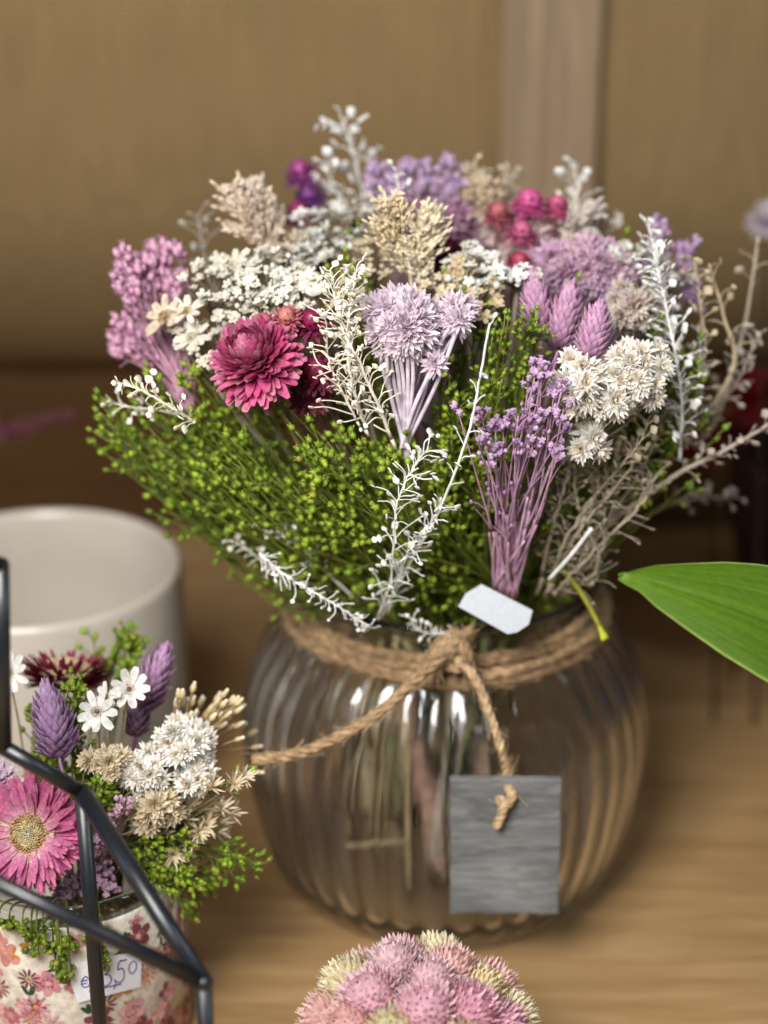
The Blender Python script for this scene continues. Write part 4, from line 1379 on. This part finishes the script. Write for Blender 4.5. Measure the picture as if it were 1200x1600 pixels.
q1 = at_posy(46, 1302, -22.0); n1 = Vector((-.12, -.86, .52)).normalized()
solo('strawflower', 'large open magenta strawflower with cream and gold centre at the front of the small posy', 'flower', q1, n1,
     lambda m: (straw_head(m, q1 - n1 * .2, n1, 2.25, hexc('d07aa4'), hexc('b92c74'), hexc('e6b9c4'), 8, 1, 50),
                disc_center(m, q1 + n1 * .16, n1, .58, hexc('f6f0d2'), hexc('eadfb0'), 150, .3), disc_center(m, q1 + n1 * .06, n1, .88, hexc('c9a468'), hexc('dcc08c'), 200, .1),
                [m.petal(q1 + n1 * .05, n1, radial(n1, i * GA), .80, .06, math.radians(56), .55, .5, .14, hexc('dcc5a0'), hexc('ece2cc'), 3) for i in range(80)]), PG, hexc('7a6a45'), .12, mat=M_PAPER, path=pstem(q1, q1 - n1 * .2))
q2 = at_posy(103, 1056, -13.5); n2 = Vector((.06, .36, .93)).normalized()
solo('strawflower', 'dark crimson strawflower with cream centre seen edge on at the back of the posy', 'flower', q2, n2,
     lambda m: (straw_head(m, q2 - n2 * .25, n2, 1.95, hexc('8a1a3c'), hexc('6c1030'), hexc('a44c60'), 7, 1, 44),
                disc_center(m, q2 + n2 * .2, n2, 1.15, hexc('dcc7a0'), hexc('d3b890'), 200, .3)), PG, hexc('6a5a3a'), .12, mat=M_PAPER, path=pstem(q2, q2 - n2 * .2))
LM, LMT = hexc('ab88b5'), hexc('cfaed0')
for bx, by, tx, ty, Y, R, num, lab, c in ((92, 1182, 72, 1075, -19.5, 1.12, 150, 'upright lilac canary grass head left of the white daisies in the posy', LM),
                                       (222, 1108, 258, 1015, -15.5, .95, 120, 'mauve canary grass head leaning right behind the daisies of the posy', hexc('b888ae')),
                                       (212, 1150, 216, 1085, -15.8, .85, 90, 'shaded mauve canary grass head low behind the leaning one in the posy', hexc('8d6288'))):
    q = at_posy(bx, by, Y); e = at_posy(tx, ty, Y + .5)
    solo('canary_grass', lab, 'dried flower', q, e - q, lambda m: scale_head(m, q, e - q, (e - q).length, R, c, mixc(c, LMT, .8), num), PG, c, .07, path=pstem(q))
for x, y, R, Y, n, lab in ((202, 1077, .92, -17.6, Vector((.25, -.75, .6)), 'white daisy with brown centre facing up right in the posy'),
                           (152, 1112, .9, -18.6, Vector((-.1, -.9, .35)), 'white daisy facing the viewer, left of the brown centred daisy in the posy'),
                           (165, 1092, .7, -18.0, Vector((-.5, -.4, .8)), 'white daisy seen from the side between two other daisies in the posy'),
                           (14, 1052, .9, -16.5, Vector((.2, -.7, .6)), 'white daisy cut off by the left edge at the black bar')):
    q = at_posy(x, y, Y)
    n.normalize()
    solo('daisy', lab, 'flower', q, n, lambda m: (floret(m, q, n, R, hexc('ecebe6'), hexc('a8763c'), 9), disc_center(m, q + n * .04, n, R * .3, hexc('a87234'), hexc('c79a52'), 40, .35),
                                                 [m.petal(q - n * .35, n, radial(n, i * GA), .12, 0, math.radians(35), .5, .3, .1, hexc('b0a45e'), hexc('c9bd86'), 3) for i in range(26)]), PG, hexc('8d8050'), .05, path=pstem(q, q - n * .3))
PJ = pc0 + Vector((2.0, -1.5, HP + 2.5))
hd = [(q - Vector((0, 0, 0)), nn, R) for q, nn, R in pack(285, 1168, 105, 85, -13.2, 20, .6, 1.5) + pack(222, 1208, 80, 70, -14.4, 13, .6, 1.2) + pack(300, 1215, 70, 50, -14.0, 8, .56, 1.0)]
cluster('everlasting', 'bright white everlasting cluster at the right of the posy', 'dried flower', hd, lambda m, p, n, R: bract_head(m, p - n.normalized() * R * .3, n, R, hexc('f1efea'), hexc('e8dfcf'), hexc('b08855'), .28, .2),
        PG, hexc('8f8460'), .05, join=PJ, path=pstem(PJ))
hd = pack(238, 1262, 75, 60, -15.0, 9, .62, .8) + pack(162, 1194, 60, 40, -15.4, 6, .58, .6)
cluster('everlasting', 'cream everlasting heads below and left of the white cluster in the posy', 'dried flower', hd, lambda m, p, n, R: bract_head(m, p - n.normalized() * R * .3, n, R, hexc('e2d6bd'), hexc('d9c9a6'), hexc('c0a878'), .3, 0),
        PG, hexc('8f8460'), .05, join=PJ + Vector((-1, -.4, -.5)), path=pstem(PJ + Vector((-1, -.4, -.5))))
# tan buds on stalks
b0 = at_posy(270, 1190, -16)
t = thing('bud_spray', 'beige spray of pointed buds on thin stalks at the right edge of the posy', 'dried sprig', pstem(b0)[0], PG)
ms, mh = MB(), MB()
pb = pstem(b0); ms.tube(pb, .1, 5, hexc('a08a5c'))
for x, y in [(U(275, 375), U(1085, 1140)) for _ in range(44)] + [(350, 1085), (338, 1098), (372, 1098), (376, 1135), (372, 1155), (400, 1167), (402, 1206), (365, 1105), (285, 1085), (302, 1075), (392, 1145)]:
    e = at_posy(x, y, -15.5 + U(-1.4, 1.2)); d = (e - b0).normalized()
    mh.tube(spline([b0 + rv(.3), b0.lerp(e, .55) + rv(.25), e], 4), [.035] * 9, 3, jit(hexc('b29b72'), .12), False)
    mh.blob(e, d, U(.2, .3), U(.11, .16), jit(hexc('b59a6c'), .12), hexc('e0cda6'), 6, 5)
    mh.blob(e + d * .22, d, .13, .1, hexc('e4d6b8'), None, 5, 4)
ms.build('stem', M_DRY, t); mh.build('seed_head', M_DRY, t)
# tan starry dried florets
t = thing('dried_floret_spray', 'beige spray of spiky starry florets under the white everlastings of the posy', 'dried sprig', pstem(at_posy(290, 1290, -19))[0], PG)
ms, mh = MB(), MB()
b0 = at_posy(265, 1300, -18); pb = pstem(b0); ms.tube(pb, .1, 5, hexc('8a7a52'))
for x, y in ((330, 1250), (345, 1262), (355, 1235), (322, 1290), (300, 1310), (290, 1325), (270, 1335), (310, 1300), (345, 1285), (360, 1270), (250, 1320), (235, 1300), (225, 1285), (285, 1280), (300, 1262), (380, 1215), (365, 1225), (330, 1230), (260, 1300), (340, 1300), (215, 1270), (292, 1340), (320, 1270)):
    e = at_posy(x, y, -19 + U(-1, 1)); d = ((e - b0).normalized() + rv(.3)).normalized()
    mh.tube(spline([b0 + rv(.3), b0.lerp(e, .5) + rv(.3), e], 4), [.05] * 9, 3, jit(hexc('8a7a58'), .15), False)
    c = jit(hexc('c9b490'), .12)
    for i in range(16):
        mh.petal(e, d, radial(d, i * GA), .04, 0, math.radians(U(15, 70)), U(.45, .75), U(-.4, .5), .13, c, jit(mixc(c, WHITE, .35), .08), 3, .2, (.7, 1, .15))
ms.build('stem', M_DRY, t); mh.build('flower_head', M_DRY, t)
# pink statice
statice([at_posy(130, 1400, -19), at_posy(160, 1390, -19)], [at_posy(x, y, -20.6 + U(-.6, .6)) for x, y in ((192, 1256), (176, 1276), (168, 1290), (150, 1330), (160, 1340), (138, 1345), (120, 1370), (108, 1380), (130, 1385), (165, 1380), (175, 1390), (145, 1395), (95, 1385), (112, 1395), (150, 1310), (170, 1370), (155, 1360))],
        'light pink sprig of tiny flowers above the rim of the printed pot', hexc('c58cb4'), hexc('a58a86'), 'pink_sprig', .17, (6, 10), PG, .04, .34)
hd = [(at_posy(x, y, -20), Vector((.3, -.7, .6)), .9) for x, y in ((-4, 1215), (8, 1232), (-14, 1240))]
cluster('everlasting', 'pale lilac everlasting at the left edge above the open magenta strawflower', 'dried flower', hd, lambda m, p, n, R: bract_head(m, p, n, R, hexc('d3bdd2'), hexc('dccbd8'), hexc('c8a98a')), PG, hexc('a090a0'), .05,
        join=pc0 + Vector((-2, -1, HP + 2)), path=pstem(pc0 + Vector((-2, -1, HP + 2))))
SFL = 'bright green flax sprig with round pods in the small posy'
SFG = 'green flax sprigs of the small posy'
for x, y in pick([(140, 990), (200, 975), (245, 1010), (235, 1050), (160, 1040)], 9):
    q = at_posy(x, y, -11.5 + U(-.6, .6)); flax(q, SFL, SFG, 7, 1.0, path=pstem(q), frac=.35, r=.17)
for x, y in pick([(150, 1220), (215, 1215), (220, 1300), (320, 1310), (330, 1400), (250, 1420), (190, 1350), (150, 1290)], 16):
    q = at_posy(x, y, -19.3 + U(-.9, 1.2)); flax(q, SFL, SFG, 14, 1.1, path=pstem(q), frac=.45, r=.14)
for x, y in ((405, 1358), (372, 1372), (345, 1345), (330, 1390), (312, 1410), (300, 1428), (375, 1338), (352, 1318), (290, 1415), (388, 1215), (385, 1350), (270, 1400), (320, 1372)):
    q = at_posy(x, y, -18.5 + U(-1, .6)); flax(q, SFL, SFG, 6, 1.1, path=pstem(q), frac=.35, r=.14)
for x, y in ((55, 1480), (62, 1470), (95, 1490), (88, 1505), (108, 1465), (20, 1440), (40, 1450), (112, 1523), (160, 1495), (5, 1440), (70, 1450), (150, 1470), (95, 1520), (158, 1510)):
    q = pot_at(x, y, .55)
    a = math.atan2(q.y - pc0.y, q.x - pc0.x)
    rim = pc0 + Vector(((RP + .35) * math.cos(a), (RP + .35) * math.sin(a), HP + .35))
    inn = pc0 + Vector((3.4 * math.cos(a), 3.4 * math.sin(a), HP - .5))
    pts = spline([inn, rim, rim.lerp(q, .55) + Vector((math.cos(a), math.sin(a), 0)) * .35, q], 6)
    flax(q, 'green flax sprig drooping over the rim of the printed pot', SFG, 5, .55, path=pts, frac=.45, r=.15)
for x, y in pick([(20, 1080), (130, 1080), (150, 1180), (60, 1220), (10, 1200), (200, 1150), (260, 1250), (140, 1250)], 20):
    q = at_posy(x, y, -17.0 + U(-.8, 1.5)); flax(q, SFL, SFG, 18, 1.3, path=pstem(q), frac=.5, r=.14, dull=.35)
for x, y in ((112, 1062), (122, 1070), (105, 1075)):
    q = at_posy(x, y, -17); flax(q, SFL, SFG, 7, .7, path=pstem(q), frac=.3, r=.14)

# ------------------------------------------------------------------ pink and cream flower ball in front
bc = at(655, 1650, -21.2)
bc.z = 4.75
ball = thing('flower_ball', 'ball of pink and cream everlasting flower heads in front of the vase', 'flower ball', (bc.x, bc.y, 0.0))
mb = MB(); mb.blob(bc + Vector((0, 0, -.1)), Vector((0, 0, 1)), 3.9, 3.9, hexc('8a6a50'), None, 24, 14); mb.build('core', M_STEM, ball)
PK = [(hexc('d998ac'), hexc('efced6')), (hexc('e0aebd'), hexc('f3dade')), (hexc('e0b6c0'), hexc('f0dcdc')), (hexc('dba7a4'), hexc('efd0c8'))]
CR = [(hexc('d9c793'), hexc('e8dcb8')), (hexc('dccfa4'), hexc('ebe3c8'))]
NB = 66
for i in range(NB):
    z = 1 - 2 * (i + .5) / NB
    if z < -.62:
        continue
    rr = math.sqrt(1 - z * z)
    n = (Vector((rr * math.cos(i * GA), rr * math.sin(i * GA), z)) + rv(.06)).normalized()
    R = U(1.2, 1.5)
    p = bc + n * U(3.75, 4.1)
    cream = (i * 5 + 2) % 13 in (0, 3, 5, 8, 11)
    c, tip = CR[i % 2] if cream else PK[RND.randrange(4)]
    mh = MB()
    mh.blob(p + n * R * .2, n, R * .72, R * .78, mixc(c, (.3, .15, .12), .15), None, 10, 6)
    num = 300
    for j in range(num):
        f = (j + .5) / num
        th = math.radians(4 + 104 * math.sqrt(f))
        ax = (n * math.cos(th) + radial(n, j * GA) * math.sin(th)).normalized()
        lean = (ax * .9 + n * .6 + rv(.25)).normalized()
        o = p + ax * R * .78 * U(.94, 1.04)
        cc = jit(c, .14)
        rad = (ax - lean * ax.dot(lean)); rad = rad.normalized() if rad.length > .01 else lean.orthogonal().normalized()
        L = R * U(.3, .43)
        mh.petal(o - lean * L * .35, lean, rad, 0, 0, math.radians(12), L * 1.25, math.radians(U(15, 50)), R * U(.125, .175), cc, jit(mixc(cc, tip, .9), .06), 4, .45, (.75, 1.0, .8, .08))
    ob = mh.build('flower_head', M_PETAL, ball)
    if cream:
        ob['label'] = 'cream yellow flower head'

# ------------------------------------------------------------------ black geometric metal frame at the front left
P2 = at(318, 1535, -26.5)
P1 = at(128, 1238, -20.0)
P0 = at(6, 1168, -20.8)
P0u = at(2, 915, -20.8)
P3 = at(-60, 1352, -27.0)
fr = thing('metal_frame', 'black metal frame of thin straight bars in front of the small posy', 'candle holder', Vector((P2.x - 5, P2.y + 3, 0)))


def bar(a, b, r=.31):
    mb = MB()
    mb.tube([a, a.lerp(b, .5), b], r, 14, (0.01, 0.01, 0.012))
    mb.blob(a, b - a, r * 1.01, r * 1.01, (0.01, .01, .012), None, 14, 8)
    mb.blob(b, b - a, r * 1.01, r * 1.01, (0.01, .01, .012), None, 14, 8)
    mb.build('bar', M_METAL, fr)


gz = .28
P2g = Vector((P2.x, P2.y, gz)); P1g = Vector((P1.x, P1.y, gz)); P3g = Vector((P3.x, P3.y, gz))
bar(P0u + (P0u - P0) * .12, P0); bar(P0, P1); bar(P1, P2, .36); bar(P1, P1g); bar(P2, P3, .31); bar(P2, P2g); bar(P2g, P1g); bar(P2g, P3g); bar(P3, P3g)
P0g = Vector((P0.x - 6, P0.y, gz)); bar(P1g, P0g)
P4 = P0u + (P0u - P0) * .12 + Vector((-7, -5, 4)); bar(P0u + (P0u - P0) * .12, P4); bar(P4, P3)

# ------------------------------------------------------------------ big leaf at the right
LB, LT = at(1420, 1082, -13.0), at(978, 896, -17.5)
mb = MB()
NL = 40
ax = LB - LT
lw = Vector((.12, -.62, .78)).cross(ax.normalized()).normalized()
# the leaf blade: width profile across its length, a groove along the midrib
topw = [0, .62, 1.05, 1.45, 1.75, 1.98, 2.1, 2.1, 1.9, 1.2, .25]
rows, cols = [], []
nrm = ax.normalized().cross(lw).normalized()
if nrm.y > 0: nrm = -nrm
if lw.z < 0: lw = -lw
for i in range(NL + 1):
    f = i / NL
    x = f * 10; k = min(int(x), 9); w = topw[k] + (topw[k + 1] - topw[k]) * (x - k)
    w = max(w, .02) * 1.42
    c = LT + ax * f + nrm * (.9 * math.sin(math.pi * f * .8)) - nrm * .2
    r_ = []
    for j in range(-20, 21):
        g = j / 20
        r_.append(c + lw * (w * g) + nrm * (.22 * abs(g) ** .7 * (1 if w > .3 else w) - .25 * g * g + .05 * math.sin(f * 9 + g * 3)))
    rows.append(r_)
b0_, n_ = len(mb.v), 41
vj = [U(-.10, .10) for _ in range(41)]
mb.grid(rows, [hexc('4d7d22')] * len(rows))
for i in range(NL + 1):                     # paler midrib line and rim
    for j in range(41):
        g = abs(j - 20) / 20
        c = mixc(hexc('5f8020'), hexc('527318'), g)
        c = tuple(x * (1 + vj[j] * 1.6 + U(-.03, .03)) for x in c)
        if j == 20: c = hexc('4a6a16')
        if j in (0, 40): c = hexc('a8bd62')
        mb.c[b0_ + i * n_ + j] = c
lf = mb
plant = thing('leafy_plant', 'broad glossy green leaf reaching in from the right edge in front of the vase', 'plant', (LB.x + 4, LB.y, 0))
ob = lf.build('leaf', M_LEAF, plant)
sd = ob.modifiers.new('thick', 'SOLIDIFY'); sd.thickness = .0010
sm = MB(); end = LB + nrm * .3
sm.tube(spline([end, end + Vector((2.5, .2, -1)), Vector((LB.x + 4, LB.y, 4)), Vector((LB.x + 4, LB.y, .05))], 8), .3, 8, hexc('6d7d3a')); sm.build('stem', M_STEM, plant)

# ------------------------------------------------------------------ dim things behind
RG = 'red flowers in the dim background at the right'
for x, y, R, Y, lab in ((1182, 612, 1.7, 17, 'blurred dark red flower at the right edge behind the bouquet'), (1096, 692, 1.3, 15, 'blurred dull red flower behind the low greige sprig'), (1150, 668, 1.0, 18, 'dim red flower between the two other red flowers')):
    q = at(x, y, Y); n = Vector((-.1, -.7, .7))
    c = hexc('7c1018') if R > 1.2 else hexc('641620')
    g = Vector((q.x + U(1, 3), q.y + U(0, 3), .05))
    solo('red_flower', lab, 'flower', q, n, lambda m: straw_head(m, q - n.normalized() * R * .4, n, R, c, mixc(c, (.05, .0, .01), .3), c, 7, 0, 13), RG, hexc('21150e'), .1, mat=M_PETAL, path=spline([g, g.lerp(q, .5) + rv(.5), q], 6))
mc = Vector((27.0, 22.5, .02))
tag(lathe([(0, 0), (4.2, 0), (5.2, 1.2), (7.4, 6), (8.6, 11), (8.6, 14.5), (8.2, 15), (7.9, 14.5), (7.9, 11), (6.4, 5), (0, 4.6)], mc, 64, hexc('2c100e')).build('dark_pot', M_MAROON, None, mc), 'blurred dark maroon pot in the shade at the right behind the bouquet', 'pot')
q = at(1198, 348, 14); g = Vector((q.x + 2, q.y + 1, .05))
solo('pale_flower', 'blurred pale lilac flower head cut by the right edge behind the bouquet', 'flower', q, Vector((0, -.5, .8)), lambda m: ever_head(m, q, Vector((0, -.5, .8)), 1.2, hexc('c9bcc6'), hexc('d0c6cc'), hexc('b9a596'), 60, .25, .2), None, hexc('3a3026'), .1, path=spline([g, g.lerp(q, .5), q], 6))
pts = [Vector((at(-60, 690, 14).x - 4, 15, .1)), at(-60, 705, 14), at(20, 672, 14), at(112, 648, 14)]
plume(pts, 'dim dusty pink plume lying low at the far left behind the ceramic pot', hexc('63393f'), 'pink_plume', .8, 9, None)
